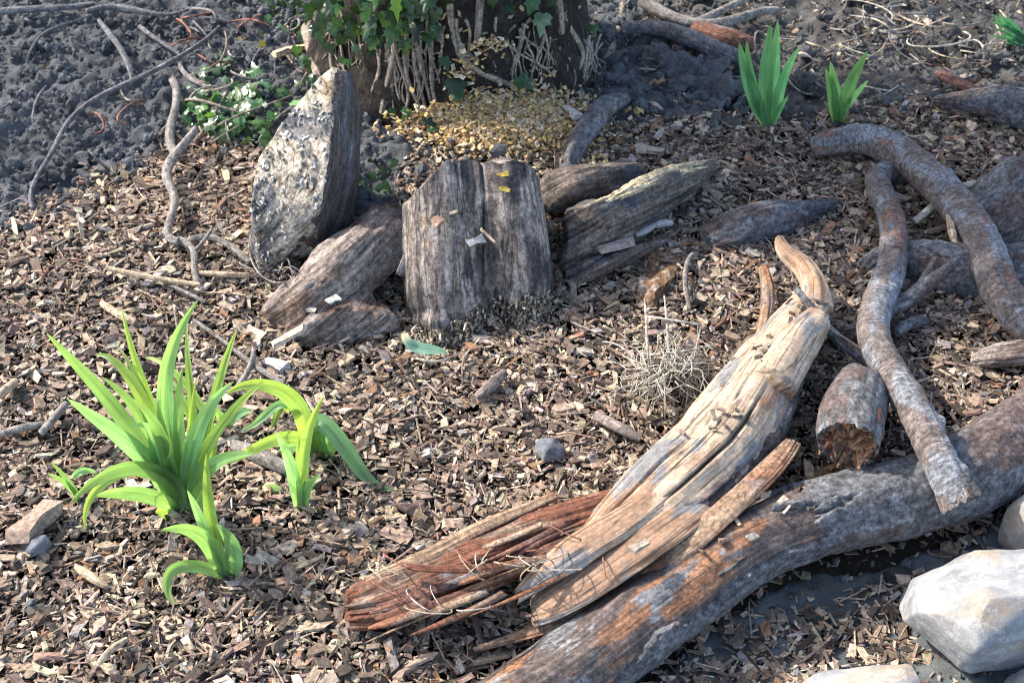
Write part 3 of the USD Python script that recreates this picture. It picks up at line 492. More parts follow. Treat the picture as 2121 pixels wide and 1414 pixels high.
rng = np.random.default_rng(31)
tivy = thing('ivy', 'ivy with dark lobed leaves and bare hanging stems climbing the tree trunk', 'ivy')
STEMS = [([(775, 95), (785, 150), (770, 190), (762, 215)], .0055), ([(815, 60), (812, 130), (800, 180), (790, 235)], .006), ([(822, 70), (830, 140), (845, 190), (838, 232)], .0045), ([(845, 60), (838, 120), (850, 180), (880, 232)], .005),
         ([(858, 100), (862, 150), (872, 190), (885, 240)], .0045), ([(865, 95), (880, 165), (890, 200), (895, 232)], .0045), ([(892, 60), (893, 130), (895, 180), (912, 235)], .005), ([(930, 0), (935, 60), (950, 110), (985, 145), (1040, 170), (1090, 195), (1155, 215)], .0075),
         ([(945, 40), (952, 90), (965, 135), (966, 160), (985, 205), (1020, 248)], .005), ([(995, 0), (990, 60), (988, 95)], .0085), ([(1155, 0), (1160, 40), (1162, 70)], .010), ([(1168, 10), (1185, 70), (1205, 110), (1200, 140)], .008),
         ([(1240, 0), (1232, 50), (1215, 100), (1210, 150)], .007), ([(1290, 10), (1280, 60), (1262, 110), (1252, 125)], .008), ([(1222, 95), (1240, 125), (1280, 150)], .004), ([(780, 130), (815, 125), (838, 118), (835, 80)], .003),
         ([(640, 60), (645, 110), (660, 160), (670, 190)], .012), ([(690, 90), (688, 135), (700, 160)], .006), ([(998, 70), (1030, 72), (1060, 100), (1110, 130), (1160, 170), (1195, 205)], .0028), ([(1060, 85), (1075, 130), (1085, 175), (1090, 200)], .0025),
         ([(930, 60), (932, 120), (936, 160)], .0025), ([(960, 95), (1000, 130), (1028, 150), (1020, 200), (1025, 240)], .0025), ([(1180, 80), (1178, 120), (1190, 150), (1188, 180)], .0025), ([(905, 110), (930, 108), (950, 60)], .0025),
         ([(1195, 205), (1230, 190), (1270, 205), (1285, 200), (1275, 180)], .0035), ([(760, 205), (785, 220), (787, 240)], .0035), ([(560, 30), (600, 60), (640, 100), (690, 60), (720, 40)], .0028), ([(520, 110), (560, 85), (590, 110), (640, 145)], .0028), ([(700, 0), (720, 60), (740, 110)], .005), ([(1035, 0), (1025, 60), (1030, 110)], .004)]
for k, (pts, r) in enumerate(STEMS): vine(pts, r, r * 0.7, tivy, seed=k + 40, off=r * 0.6)
for k in range(84):                                                    # more hanging stems
    x = rng.uniform(762, 925) if k < 17 else rng.uniform(1130, 1295) if k < 32 else rng.uniform(590, 1120) if k < 52 else rng.uniform(690, 1290); y0, y1 = rng.uniform(30, 110), rng.uniform(180, 240) if k < 17 else rng.uniform(120, 190)
    q = [x + rng.normal(0, 9) for _ in range(4)]; r = rng.uniform(.0015, .0042); vine([(q[j], y0 + (y1 - y0) * j / 3) for j in range(4)], r, r * .6, tivy, seed=k + 140, off=r * .6)
for k in range(26):                                                    # fine side roots
    x = rng.choice([rng.uniform(770, 910), rng.uniform(1140, 1290), rng.uniform(560, 700)]); y = rng.uniform(20, 170)
    vine([(x, y), (x + rng.normal(0, 12), y + 28), (x + rng.normal(0, 26), y + 62)], 0.002, 0.001, tivy, seed=k + 90, off=0.003, nv=5)
LEAVES = [(735, 25, 42), (800, 45, 70), (765, 20, 40), (885, 80, 40), (780, 85, 46), (710, 85, 34), (825, 15, 48), (870, 20, 44), (905, 30, 46), (760, 60, 36), (700, 10, 38), (655, 10, 40), (600, 20, 40), (570, 45, 48), (585, 65, 36), (615, 60, 34),
          (625, 75, 32), (920, 130, 34), (938, 180, 58), (950, 200, 30), (985, 205, 30), (1075, 175, 50), (1070, 200, 30), (1155, 195, 26), (1125, 45, 52), (1105, 10, 44), (1140, 5, 30), (925, 5, 40), (845, 235, 30), (815, 232, 24), (885, 250, 40), (905, 268, 38),
          (640, 135, 34), (648, 165, 34), (590, 165, 28), (720, 130, 22), (680, 30, 34), (745, 0, 40), (790, 0, 40), (850, 0, 40), (640, 35, 30), (1230, 60, 26), (560, 10, 36), (890, 5, 44), (1020, 5, 30), (500, 85, 26), (770, 110, 26), (548, 95, 28), (615, 105, 28), (1240, 15, 24), (660, 75, 28), (835, 55, 34), (730, 55, 30), (905, 60, 34), (755, 400, 40), (790, 395, 44), (770, 370, 36), (800, 360, 40), (775, 340, 34), (810, 340, 30), (745, 385, 30), (690, 60, 40), (815, 75, 44), (840, 95, 40), (765, 75, 40), (720, 75, 34), (860, 60, 44), (690, 0, 44), (715, 45, 40), (815, 35, 44), (770, 60, 46), (670, 25, 36), (560, 60, 30), (535, 75, 26), (1050, 20, 30)]
LEAVES += [(rng.uniform(600, 765), rng.uniform(25, 190), rng.uniform(20, 36)) for _ in range(16)] + [(rng.uniform(540, 900), rng.uniform(-10, 70), rng.uniform(26, 44)) for _ in range(26)]
for k, (x, y, s) in enumerate(LEAVES):
    p = on_trunk(x, y - s * 0.3, 0.018 + 0.02 * rng.random()); sz = s * 0.92 * depth(p) / FPX
    warm = x < 620 and y > 60
    t = (1.9, 1.1, 0.5) if (x, y) in ((570, 45),) else ((5.5, 1.5, 0.7) if warm and k % 2 else rng.choice([0.3, 0.45, 0.65, 1.0]) * np.array([0.85, 0.95, 0.95]))
    if x == 1125: t = (3.2, 2.2, 3.4)
    ivy_leaf(p, sz, np.array([rng.normal(0, 0.4), -0.3, -1.0]), toward(p, rng, 0.35, 0.35), tivy, rng, t, 'ivy')

givy = thing('ivy', 'low patch of bright green ivy creeping over soil left of the pale upright wood', 'ivy')
rng = np.random.default_rng(77)
for k in range(150):
    if k < 95: x, y = rng.normal(470, 60), rng.normal(228, 30)
    elif k < 138: x, y = rng.uniform(380, 640), rng.uniform(170, 275)
    else: x, y = rng.uniform(390, 520), rng.uniform(110, 180)
    if x < 378 or x > 650 or y < 100 or y > 290 or (x > 560 and y > 255): continue
    p = g(x, y, rng.uniform(0.01, 0.035)); sz = rng.uniform(20, 42) * depth(p) / FPX
    t = rng.choice([0.5, 0.8, 1.2, 1.9]) * np.array([1.1, 1.1, 0.75]) if rng.random() < 0.65 else rng.uniform(0.8, 1.7) * np.array([1.0, 1.1, 1.15])
    a = rng.uniform(0, 6.28); ivy_leaf(p, sz, np.array([math.cos(a), math.sin(a), -0.2]), np.array([-0.25, -0.5, 0.9]) + rng.normal(0, 0.35, 3), givy, rng, t)
for k, pts in enumerate([[(400, 300, .01), (440, 240, .03), (470, 190, .03)], [(380, 210, .02), (440, 215, .04), (520, 240, .02), (600, 235, .01)], [(430, 275, .01), (470, 250, .04), (560, 215, .02), (640, 180, .01)], [(420, 190, .03), (470, 180, .05), (480, 165, .03)],
                         [(390, 225, .01), (400, 195, .04), (450, 180, .04)], [(560, 260, .01), (600, 225, .02), (640, 205, .02)], [(470, 290, .0), (440, 270, .02), (410, 250, .03)], [(455, 130, .02), (470, 85, .06), (465, 65, .07)]]):
    vine(pts, 0.003, 0.002, givy, seed=k, trunk=False)
# ---------------------------------------------------------------- short logs and pieces of wood round the tree
slab = thing('wood_slab', 'upright slab of crumbling whitish rotten wood standing before the ivy', 'wood slab')
sp = [g(512, 520, .0), g(538, 572, .0), g(585, 540, .035), g(660, 520, .04), g(728, 478, .0), g(742, 420, -.02), g(560, 440, -.02),
      at(688, 136, 2.20), at(726, 152, 2.23), at(749, 215, 2.26), at(655, 168, 2.19), at(572, 268, 2.11), at(536, 330, 2.06), at(520, 420, 2.0), at(683, 300, 2.03), at(668, 420, 1.965), at(718, 160, 2.19), at(740, 330, 2.12)]
v, f, u = hull(sp, 0.0055, 0.0050, 46, 1, 4, axis=np.array(sp[7]) - np.array(sp[1]), stretch=0.5)
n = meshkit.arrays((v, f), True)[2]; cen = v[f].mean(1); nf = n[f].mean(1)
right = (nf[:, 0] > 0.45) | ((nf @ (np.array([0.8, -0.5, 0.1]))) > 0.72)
def submesh(m, sel):
    v, f, u = m; f = f[sel]; used = np.unique(f); re = np.zeros(len(v), int); re[used] = np.arange(len(used)); return v[used], re[f], u[used]
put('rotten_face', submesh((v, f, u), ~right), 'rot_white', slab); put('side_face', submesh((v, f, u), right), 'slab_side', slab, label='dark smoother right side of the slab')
rng = np.random.default_rng(3)                                        # flakes of the rotten face
front = (nf @ np.array([-0.35, -0.75, 0.5])) > 0.72
idx = rng.choice(np.nonzero(front)[0], 420)
fv, ff, fu = chips(cen[idx] + nf[idx] * 0.001, rng.uniform(0.006, 0.013, 420), rng.uniform(0.003, 0.006, 420), rng.uniform(0.0015, 0.004, 420), rng.uniform(0, 6.28, 420), rng.normal(1.15, 0.3, 420), None, rng)
fc = np.array([[0.66, 0.62, 0.55], [0.5, 0.46, 0.40], [0.2, 0.19, 0.18], [0.74, 0.70, 0.63]])[rng.integers(0, 4, 420)]
put('flakes', stuff_mesh(fv[:110], ff, fu[:110], np.ones(110, bool)), 'chip', slab, smooth=False, tint=np.repeat(fc[:110], 12, 0), kind='stuff')

def along(Y0, Z0, x0, Y1, Z1, x1): return np.array([[x0, Y0, Z0], [(x0 + x1) / 2, (Y0 + Y1) / 2, (Z0 + Z1) / 2], [x1, Y1, Z1]])
stump = thing('stump_log', 'thick short weathered log with crumbling lower end in the middle of the bed', 'log')
gz = float(H(0, 1.8)); a = np.array([flat(1000, 640)[0], 1.845, gz - 0.11]); b = np.array([flat(978, 400)[0] * 1.06, 2.07, gz + 0.158])
SA, SB = a.copy(), b.copy()
def stump_disp(s, th, X):
    fac = -0.011 * np.cos(4 * th) + 0.006 * np.cos(3 * th + 0.6) + 0.004 * np.cos(5 * th)
    rid = 0.0035 * (fbm(np.stack([s * 5, np.cos(th) * 9, np.sin(th) * 9], -1), 4, 3) - 0.5) * 2
    crack = -0.010 * np.exp(-((th - 3.05 - 0.08 * np.sin(s * 14)) / 0.014) ** 2) * sstep(0.12, 0.2, s) - 0.008 * np.exp(-((th - 3.5 - 0.05 * np.sin(s * 20)) / 0.012) ** 2) * sstep(0.0, 0.2, 0.3 - s)
    rot = sstep(0.15, 0.08, s); side = np.sin(th)
    crumb = 0.020 * (fbm(X * 42, 4, 12) - 0.62) * 2 * rot - 0.018 * rot * sstep(-0.6, 0.3, side)
    hole = -0.07 * np.exp(-((side - 0.22) / 0.16) ** 2 - ((s - 0.075) / 0.035) ** 2) * (np.cos(th) < 0)
    return fac + rid + crack + crumb + hole
v, f, u = tube([a, (a + b) / 2, b], [0.140, 0.136, 0.126], 150, 260, disp=stump_disp, sx=1.0, sn=1.0, ends=(-0.25, 0.05), endrag=0.022, seed=3)
nt = 150 * 261; A_ = (b - a) / np.linalg.norm(b - a); S_ = np.cross(A_, [0, 0, 1]); S_ /= np.linalg.norm(S_); S_ = S_ * np.sign(S_[0])
s0 = (v - a) @ A_; side = (v - a) @ S_ / 0.132
wb = np.clip((s0 - 0.2) / 0.12, 0, 1); v = v - A_[None] * (0.10 * np.clip(-side - 0.3, 0, 1) * wb)[:, None] - A_[None] * (0.05 * np.clip(side - 0.45, 0, 1) * wb)[:, None]
endv = np.arange(len(v)) >= nt; cf_ = v[f].mean(1); s_of = s0[f].mean(1)
frontend = endv[f].all(1) & (s_of < 0.15)
rotten = frontend | (s_of < 0.105 + 0.05 * np.clip(side[f].mean(1) + 0.2, -0.9, 0.5) + 0.04 * (fbm(cf_ * 25, 3, 2) - 0.5) * 2)
put('trunk_wood', submesh((v, f, u), ~rotten), 'stump_wood', stump); put('rotten_end', submesh((v, f, u), rotten), 'stump_rot', stump, label='dark crumbling lower end of the log')
rng = np.random.default_rng(8)                                        # crumbs and torn fibres round the rotten end
fc_ = v[f].mean(1); edge_ = np.nonzero(rotten & ~frontend & (fc_[:, 2] > gz + 0.005) & (fc_[:, 1] < 1.95))[0]; idx = rng.choice(edge_, 900)
fr_ = edge_; idx2 = rng.choice(fr_, 350); P = np.vstack([fc_[idx], fc_[idx2]]) + rng.normal(0, 0.003, (1250, 3))
fv, ff, fu = chips(P, rng.uniform(0.005, 0.016, 1250), rng.uniform(0.0018, 0.0045, 1250), rng.uniform(0.0015, 0.0035, 1250), rng.normal(1.5, 0.35, 1250), rng.normal(0, 0.6, 1250), None, rng)
pal = np.array([[0.40, 0.34, 0.26], [0.26, 0.21, 0.15], [0.12, 0.095, 0.07], [0.05, 0.042, 0.036], [0.5, 0.45, 0.37]]); pr = np.r_[rng.choice(5, 900, p=[.3, .3, .2, .05, .15]), rng.choice(5, 350, p=[.1, .25, .3, .33, .02])]
put('crumbs', stuff_mesh(fv, ff, fu, np.ones(1250, bool)), 'chip', stump, smooth=False, tint=np.repeat(pal[pr], 12, 0), kind='stuff')

lean = thing('old_log', 'flaking grey brown log slanting from mulch up to the thick short log', 'log')
ax = at(830, 440, 2.0) - at(560, 690, 1.75)
put('wood', hull([g(528, 655, .0), g(545, 640, .03), g(640, 540, .085), (g(768, 425, .11)), g(800, 445, .115), g(838, 455, .11), g(880, 466, .085), g(845, 540, .06), g(790, 590, .05), g(720, 640, .05), g(640, 690, .035), g(575, 712, .0), g(820, 560, .0), g(560, 640, -.03), g(700, 500, -.01), g(800, 440, .0), g(620, 600, .085), g(720, 520, .115)], 0.0042, 0.013, 40, 1, 5, axis=ax, stretch=0.38, ter=0.011), 'old_wood', lean)
put('lower_slab', hull([g(585, 712, .0), g(600, 690, .045), g(680, 610, .06), g(760, 600, .05), g(795, 650, .045), g(822, 668, .025), g(826, 684, .012), g(760, 700, .015), g(700, 722, .0), g(640, 722, .0), g(720, 640, .065), g(640, 650, .06), g(700, 700, -.03)], 0.0042, 0.011, 42, 1, 6, axis=ax, stretch=0.38, ter=0.009), 'old_wood', lean)
put('decayed_block', hull([g(755, 470, .0), g(800, 480, .02), g(835, 450, .08), g(790, 425, .07), g(830, 415, .05), g(770, 440, .05), g(840, 480, .03)], 0.006, 0.01, 50, 1, 3, axis=(1, 0.8, 0.3), stretch=0.4), 'old_wood',
    label='grey crumbling block wedged between two logs', cat='wood block')

rearlog = thing('bark_log', 'short brown barked log with cut end beside the thick short log', 'log')
ax = at(1335, 350, 2.2) - at(1120, 410, 2.1)
put('wood', hull([g(1116, 385, .05), g(1130, 365, .085), g(1180, 352, .11), g(1260, 345, .105), g(1330, 340, .07), g(1340, 365, .05), g(1290, 395, .05), g(1240, 425, .03), g(1180, 445, .03), g(1125, 440, .035), g(1118, 410, .0), g(1300, 390, .0), g(1300, 330, .0), g(1150, 350, .0), g(1200, 380, .10)], 0.0045, 0.008, 38, 1, 7, axis=ax, stretch=0.36, ter=0.007), 'split_log', rearlog)
splog = thing('split_log', 'dark split log with cream crumbling upper edge right of the thick short log', 'log')
ax = at(1475, 345, 2.15) - at(1180, 500, 1.9)
sp2 = [g(1168, 455, .085), g(1175, 432, .115), g(1225, 425, .125), g(1300, 392, .125), g(1390, 358, .115), g(1478, 335, .085), g(1492, 345, .06), g(1470, 375, .04), g(1400, 430, .03), g(1340, 480, .015), g(1270, 540, .015), g(1170, 560, .015), g(1165, 500, .03), g(1480, 340, .0), g(1180, 440, .0), g(1300, 520, -.02), g(1250, 470, .095), g(1350, 425, .085)]
put('wood', hull(sp2, 0.0045, 0.010, 38, 1, 8, axis=ax, stretch=0.3, ter=0.012), 'split_log', splog)
P, R = tp([(1225, 424, .11, 6), (1290, 400, .118, 13), (1330, 380, .115, 18), (1380, 360, .107, 18), (1430, 347, .095, 15), (1478, 335, .08, 8)])
put('cream_edge', tube(P, R, 120, 50, disp=woody(0.006, 0.004, 16, 40, 9, ter=0.004), sn=0.6, endrag=0.02, seed=9), 'cream_rot', splog, label='cream crumbling upper edge')
put('lower_slab', hull([g(1162, 590, .0), g(1170, 545, .045), g(1240, 535, .05), g(1330, 505, .045), g(1392, 492, .02), g(1380, 510, .01), g(1300, 545, .01), g(1220, 590, .0), g(1180, 610, -.01), g(1300, 520, -.02), g(1180, 560, -.02), g(1250, 550, .05)], 0.005, 0.006, 40, 1, 11, axis=ax, stretch=0.28, ter=0.005), 'split_log', splog)
for k, pts in enumerate([[(1318, 486, .045, 5), (1340, 476, .05, 7), (1356, 464, .05, 5)], [(1358, 468, .05, 6), (1374, 462, .048, 8), (1392, 462, .042, 5)]]):
    P, R = tp(pts); put('white_fungus', tube(P, R, 20, 12, disp=woody(0, 0.002, 8, 9, k), seed=k), 'limestone', splog)
put('orange_chunk', hull([g(1315, 640, -0.008), g(1345, 672, -0.008), g(1395, 620, -0.003), g(1322, 570, 0.012), g(1350, 520, 0.017), g(1420, 505, 0.012), g(1445, 540, -0.008), g(1400, 570, 0.027), g(1325, 610, 0.022), g(1360, 600, 0.037), g(1380, 580, -0.038), g(1350, 640, -0.038)], 0.004, 0.009, 45, 1, 8, axis=(0.4, 1, 0.2), stretch=0.35, ter=0.006),
    'orange_rot', label='orange brown rotten wood chunk behind the dry grass tuft', cat='wood chunk')
P, R = tp([(1468, 505, .01, 36), (1530, 480, .022, 46), (1600, 460, .02, 44), (1670, 445, .01, 30), (1730, 430, -.005, 18)])
put('buried_log', tube(P, R, 110, 90, disp=woody(0.006, 0.007, 16, 8, 12), endrag=0.015, seed=12), 'grey_bark', label='blue grey barked log half buried in mulch behind the peeled log fork', cat='log')

# ---------------------------------------------------------------- yellow flakes at the foot of the tree
rng = np.random.default_rng(6)
FL = []
for (x0, y0, sx_, sy_, n) in [(1080, 252, 72, 26, 4600), (965, 265, 60, 16, 1900), (1120, 300, 60, 14, 330), (1010, 305, 60, 10, 330), (1215, 300, 40, 28, 120), (1235, 345, 18, 20, 120), (870, 270, 30, 20, 60), (1010, 100, 22, 10, 60), (965, 150, 20, 12, 50), (1190, 240, 20, 15, 90), (1060, 60, 120, 60, 22), (1310, 270, 50, 30, 35)]:
    FL.append(np.stack([rng.normal(x0, sx_, n), rng.normal(y0, sy_, n)], 1))
FL = np.vstack(FL)
P = np.array([on_trunk(x, min(y, 352), 0.008) for x, y in FL]) + rng.normal(0, 0.003, (len(FL), 3)); P[:, 2] += rng.uniform(0.0, 0.022, len(P)); P[:, 1] -= 0.012
fl = np.array([[0.62, 0.43, 0.20], [0.64, 0.50, 0.31], [0.42, 0.25, 0.12], [0.72, 0.60, 0.42], [0.68, 0.47, 0.18]])[rng.integers(0, 5, len(P))] * rng.uniform(0.7, 1.1, (len(P), 1))
fv, ff, fu = chips(P, rng.uniform(0.005, 0.012, len(P)), rng.uniform(0.004, 0.009, len(P)), rng.uniform(0.001, 0.0025, len(P)), rng.uniform(0, 6.28, len(P)), rng.normal(0, 0.5, len(P)), None, rng, rng.normal(0, 0.5, len(P)))
put('wood_flakes', stuff_mesh(fv, ff, fu, np.ones(len(P), bool)), 'chip', smooth=False, tint=np.repeat(fl, 12, 0), label='heap of yellow orange wood flakes at the foot of the tree', cat='wood flakes', kind='stuff')
P, R = tp([(1295, 205, .03, 14), (1250, 225, .04, 22), (1215, 270, .04, 24), (1190, 310, .03, 22), (1175, 360, .01, 18)])
put('tree_root', tube(P, R, 80, 40, disp=woody(0.003, 0.004, 10, 8, 14), seed=4), 'grey_bark', label='dark curved root crossing the yellow flakes behind the short logs', cat='root')

# ---------------------------------------------------------------- the peeled log with its torn end
log = thing('peeled_log', 'pale peeled log with forked tip and torn splintered red end', 'log')
P, R = tp([(1697, 618, .05, 40), (1660, 662, .055, 50), (1612, 737, .06, 66), (1560, 818, .065, 84), (1497, 918, .07, 102), (1410, 1005, .07, 100), (1320, 1080, .065, 86), (1235, 1145, .055, 60)])
LOGP, LOGR = P, R
def log_disp(s, th, X):
    o = woody(0.0018, 0.010, 14, 6, 21, ter=0.0014)(s, th, X) - 0.012 * np.exp(-((th - 3.2) / 0.7) ** 2) * sstep(0.2, 0.5, s)
    for c, w, dpt, s0, s1 in ((3.55, 0.03, 0.022, 0.3, 0.9), (2.75, 0.022, 0.014, 0.4, 0.9), (4.2, 0.04, 0.022, 0.4, 0.9), (3.1, 0.010, 0.005, 0.2, 0.5), (2.3, 0.012, 0.007, 0.3, 0.8)):
        o = o - dpt * np.exp(-((th - c - 0.05 * np.sin(s * 7 + c) - 0.10 * (fbm(np.stack([s * 14, s * 0 + c, s * 0], -1), 3, 5) - 0.5)) / w) ** 2) * sstep(s0, s0 + 0.15, s) * sstep(s1 + 0.1, s1, s)
    o = o - 0.025 * np.exp(-((s - 0.2) ** 2) / 0.003 - ((th - 3.9) / 0.5) ** 2)
    return o
put('trunk_wood', tube(P, R, 260, 200, disp=log_disp, sn=0.85, endrag=0.03, seed=21, ends=(0.2, 0.1)), 'pale_wood', log)
def bark(P, R, cover, seed, thick=0.005, nu=240, nv=160, parent=None, lk='grey_bark', sn=0.85, label=None, base=None):
    "bark over part of a log: stands proud where cover(s, theta) is positive and sinks into the wood elsewhere"
    def d(s, th, X):
        c = cover(s, th) + 0.9 * (fbm(np.stack([s * 14, np.cos(th) * 2.2, np.sin(th) * 2.2], -1) + seed, 4, seed) - 0.5) * 2
        return (base(s, th, X) if base is not None else 0) + thick * sstep(-0.02, 0.05, c) - 0.011 * sstep(0.0, -0.12, c) + 0.0035 * (fbm(X * 55, 4, seed + 2) - 0.5) * 2 * (c > 0)
    m = tube(P, R, nu, nv, disp=d, sn=sn, seed=seed, ends=(-0.3, -0.3))
    v, f, u = m
    return put('bark', m, lk, parent, label=label)
bark(P, R, lambda s, th: 0.75 - np.abs(th - 5.0) * 1.25 - 0.3 * np.cos(s * 9), 23, 0.004, parent=log, base=log_disp)
# two stubs of the fork, a knot branch
for k, (pts, lk) in enumerate([([(1690, 640, .06, 34), (1685, 590, .07, 26), (1655, 545, .075, 20), (1622, 515, .08, 15), (1614, 492, .09, 9)], 'pale_wood'), ([(1575, 700, .05, 12), (1590, 620, .05, 14), (1580, 555, .05, 9)], 'splinter_wood'), ([(1600, 800, .10, 50), (1650, 720, .10, 44), (1690, 665, .085, 30)], 'pale_wood'), ([(1690, 610, .07, 14), (1695, 575, .075, 10), (1680, 550, .08, 6)], 'splinter_wood')]):
    P2, R2 = tp(pts); put('fork_branch' if k != 2 else 'limb', tube(P2, R2, 70, 40, disp=woody(0.003, 0.003, 14, 6, k + 30), seed=k + 3, endrag=0.006), lk, log)
# torn slabs and splinters
def splinter(pts, lk, name='splinter', sn=0.3, seed=0, rid=0.25, nu=70, nv=28, roll=0.0, rag=0.012, label=None):
    P2, R2 = tp(pts); r = R2.mean()
    return put(name, tube(P2, R2, nu, nv, disp=woody(rid * r, 0.2 * r, 16, 6, seed), sn=sn, endrag=rag, seed=seed % 13, roll=roll), lk, log, label=label)
splinter([(1520, 890, .05, 20), (1430, 962, .088, 30), (1310, 1066, .108, 36), (1190, 1140, .10, 40), (1120, 1190, .08, 27), (1078, 1226, .065, 15)], 'pale_wood', 'split_slab', 0.35, 1, 0.2, 160, 70, rag=0.04)
splinter([(1580, 930, .04, 40), (1480, 1005, .075, 52), (1340, 1105, .10, 62), (1220, 1190, .085, 58), (1150, 1240, .065, 48), (1112, 1262, .05, 36)], 'pale_wood', 'split_slab', 0.32, 2, 0.2, 170, 90, rag=0.035)
splinter([(1640, 915, .085, 14), (1590, 975, .095, 24), (1500, 1060, .10, 28), (1400, 1145, .09, 30), (1300, 1222, .075, 26), (1170, 1283, .05, 18), (1070, 1318, .03, 12), (985, 1345, .02, 6)], 'splinter_wood', 'split_slab', 0.3, 3, 0.3, 200, 50, roll=0.5)
splinter([(1330, 1040, .05, 46), (1200, 1085, .055, 58), (1060, 1135, .05, 62), (950, 1180, .05, 68), (850, 1220, .045, 66), (780, 1245, .04, 58), (738, 1255, .035, 48)], 'torn_wood', 'torn_heartwood', 0.66, 4, 0.26, 200, 150, rag=0.035, label='torn red brown heartwood')
splinter([(1150, 1026, .055, 10), (1060, 1064, .065, 14), (960, 1110, .075, 17), (880, 1152, .075, 17), (810, 1180, .07, 12), (760, 1200, .06, 8)], 'splinter_wood', 'splinter', 0.5, 5, 0.2, 110, 36)
splinter([(1260, 1110, .08, 10), (1110, 1160, .09, 9), (960, 1178, .10, 10), (840, 1172, .10, 7)], 'torn_wood', 'splinter', 0.6, 6, 0.15, 80, 16, label='thin curved reddish splinter')
rng = np.random.default_rng(15)
for k in range(30):
    x0, y0 = rng.uniform(1000, 1330), 0; t = (x0 - 740) / 600; y0 = 1265 - t * 190 + rng.normal(0, 42)
    l = rng.uniform(90, 260); sl = rng.normal(0.42, 0.07); w = rng.uniform(2.5, 9); hz = rng.uniform(0.03, 0.10)
    splinter([(x0, y0, hz, w), (x0 - l * 0.5, y0 + l * 0.5 * sl + rng.normal(0, 4), hz * 0.95, w), (x0 - l, y0 + l * sl, hz * 0.8, w * 0.25)], rng.choice(['torn_wood', 'torn_wood', 'splinter_wood', 'red_bark']), 'splinter', rng.uniform(0.4, 0.8), 40 + k, 0.2, 28, 10)
for k in range(10):
    x0, y0 = rng.uniform(780, 900), rng.uniform(1195, 1290); l = rng.uniform(60, 150)
    splinter([(x0 + l, y0 - l * 0.36, 0.075, 10), (x0, y0, 0.07, 12), (x0 - 50, y0 + 14, 0.06, 4)], rng.choice(['torn_wood', 'red_bark', 'splinter_wood']), 'splinter', 0.5, 80 + k, 0.25, 30, 12)

# ---------------------------------------------------------------- the long dark log, half stripped of its bark
dark = thing('dark_log', 'long dark log with orange brown stripped patches and grey bark before the pale log', 'log')
P, R = tp([(930, 1545, .03, 80), (1130, 1428, .035, 84), (1275, 1320, .045, 84), (1430, 1205, .05, 78), (1570, 1115, .05, 72), (1720, 1065, .05, 71), (1880, 1028, .05, 73), (2010, 975, .05, 76), (2140, 892, .05, 76), (2300, 800, .05, 74)])
DP, DR = P, R
dd = woody(0.0018, 0.009, 12, 5.0, 51, ter=0.001)
put('stripped_wood', tube(P, R, 260, 120, disp=dd, seed=51, ends=(0.1, 0.1)), 'stripped_wood', dark)
Ltot = np.linalg.norm(np.diff(P, axis=0), axis=1).sum()
def dark_cover(s, th):
    c = (s / Ltot - 0.5) * 9                                          # the right end is all bark
    low = 0.85 - np.abs(th - 1.2) * 1.0 - 0.8 * sstep(0.25, 0.1, s / Ltot)                               # bark left along the near underside
    low2 = 0.35 - np.abs(th - 5.2) * 1.2
    return np.maximum(np.maximum(c, low), low2)
bark(P, R, dark_cover, 53, 0.007, 330, 160, parent=dark, sn=1.0, base=dd)

stub = thing('broken_log', 'broken end of a grey log with orange splintered core facing the camera', 'log')
P, R = tp([(1756, 922, .115, 63), (1759, 900, .11, 66), (1764, 870, .095, 67), (1771, 840, .075, 66), (1778, 815, .05, 64)])
put('bark', tube(P, R, 120, 130, disp=woody(0.002, 0.005, 14, 8, 61, ter=0.0025), endrag=0.022, seed=61, ends=(-0.6, 0.1)), 'grey_bark', stub)
put('core', tube(np.array([P[1] * .2 + P[0] * .8, P[1] * .6 + P[0] * .4, P[2]]), R[:3] * 0.86, 40, 90, disp=woody(.004, .003, 16, 8, 63), endrag=0.03, seed=5, ends=(-0.35, 0)), 'core_wood', stub)
rng = np.random.default_rng(61); ax = (P[0] - P[1]) / np.linalg.norm(P[0] - P[1]); sx_ = np.cross(ax, [0, 0, 1]); sx_ /= np.linalg.norm(sx_); sz_ = np.cross(sx_, ax)
for k in range(34):
    a_, q = rng.uniform(0, 6.28), math.sqrt(rng.uniform(0.15, 1)) * 0.86 * R[0]
    c = P[0] + sx_ * q * math.cos(a_) + sz_ * q * math.sin(a_); l = rng.uniform(-0.012, 0.014)
    P2 = [c - ax * 0.07, c - ax * 0.02 + rng.normal(0, 0.002, 3), c + ax * l + rng.normal(0, 0.004, 3) - np.array([0, 0, 0.006])]
    put('splinter', tube(P2, np.array([0.010, rng.uniform(0.005, 0.010), 0.0012]), 22, 10, disp=woody(0.0012, 0.001, 8, 9, k), seed=k % 9, sn=0.6, roll=a_), rng.choice(['core_wood', 'core_wood', 'torn_wood', 'red_bark']), stub)

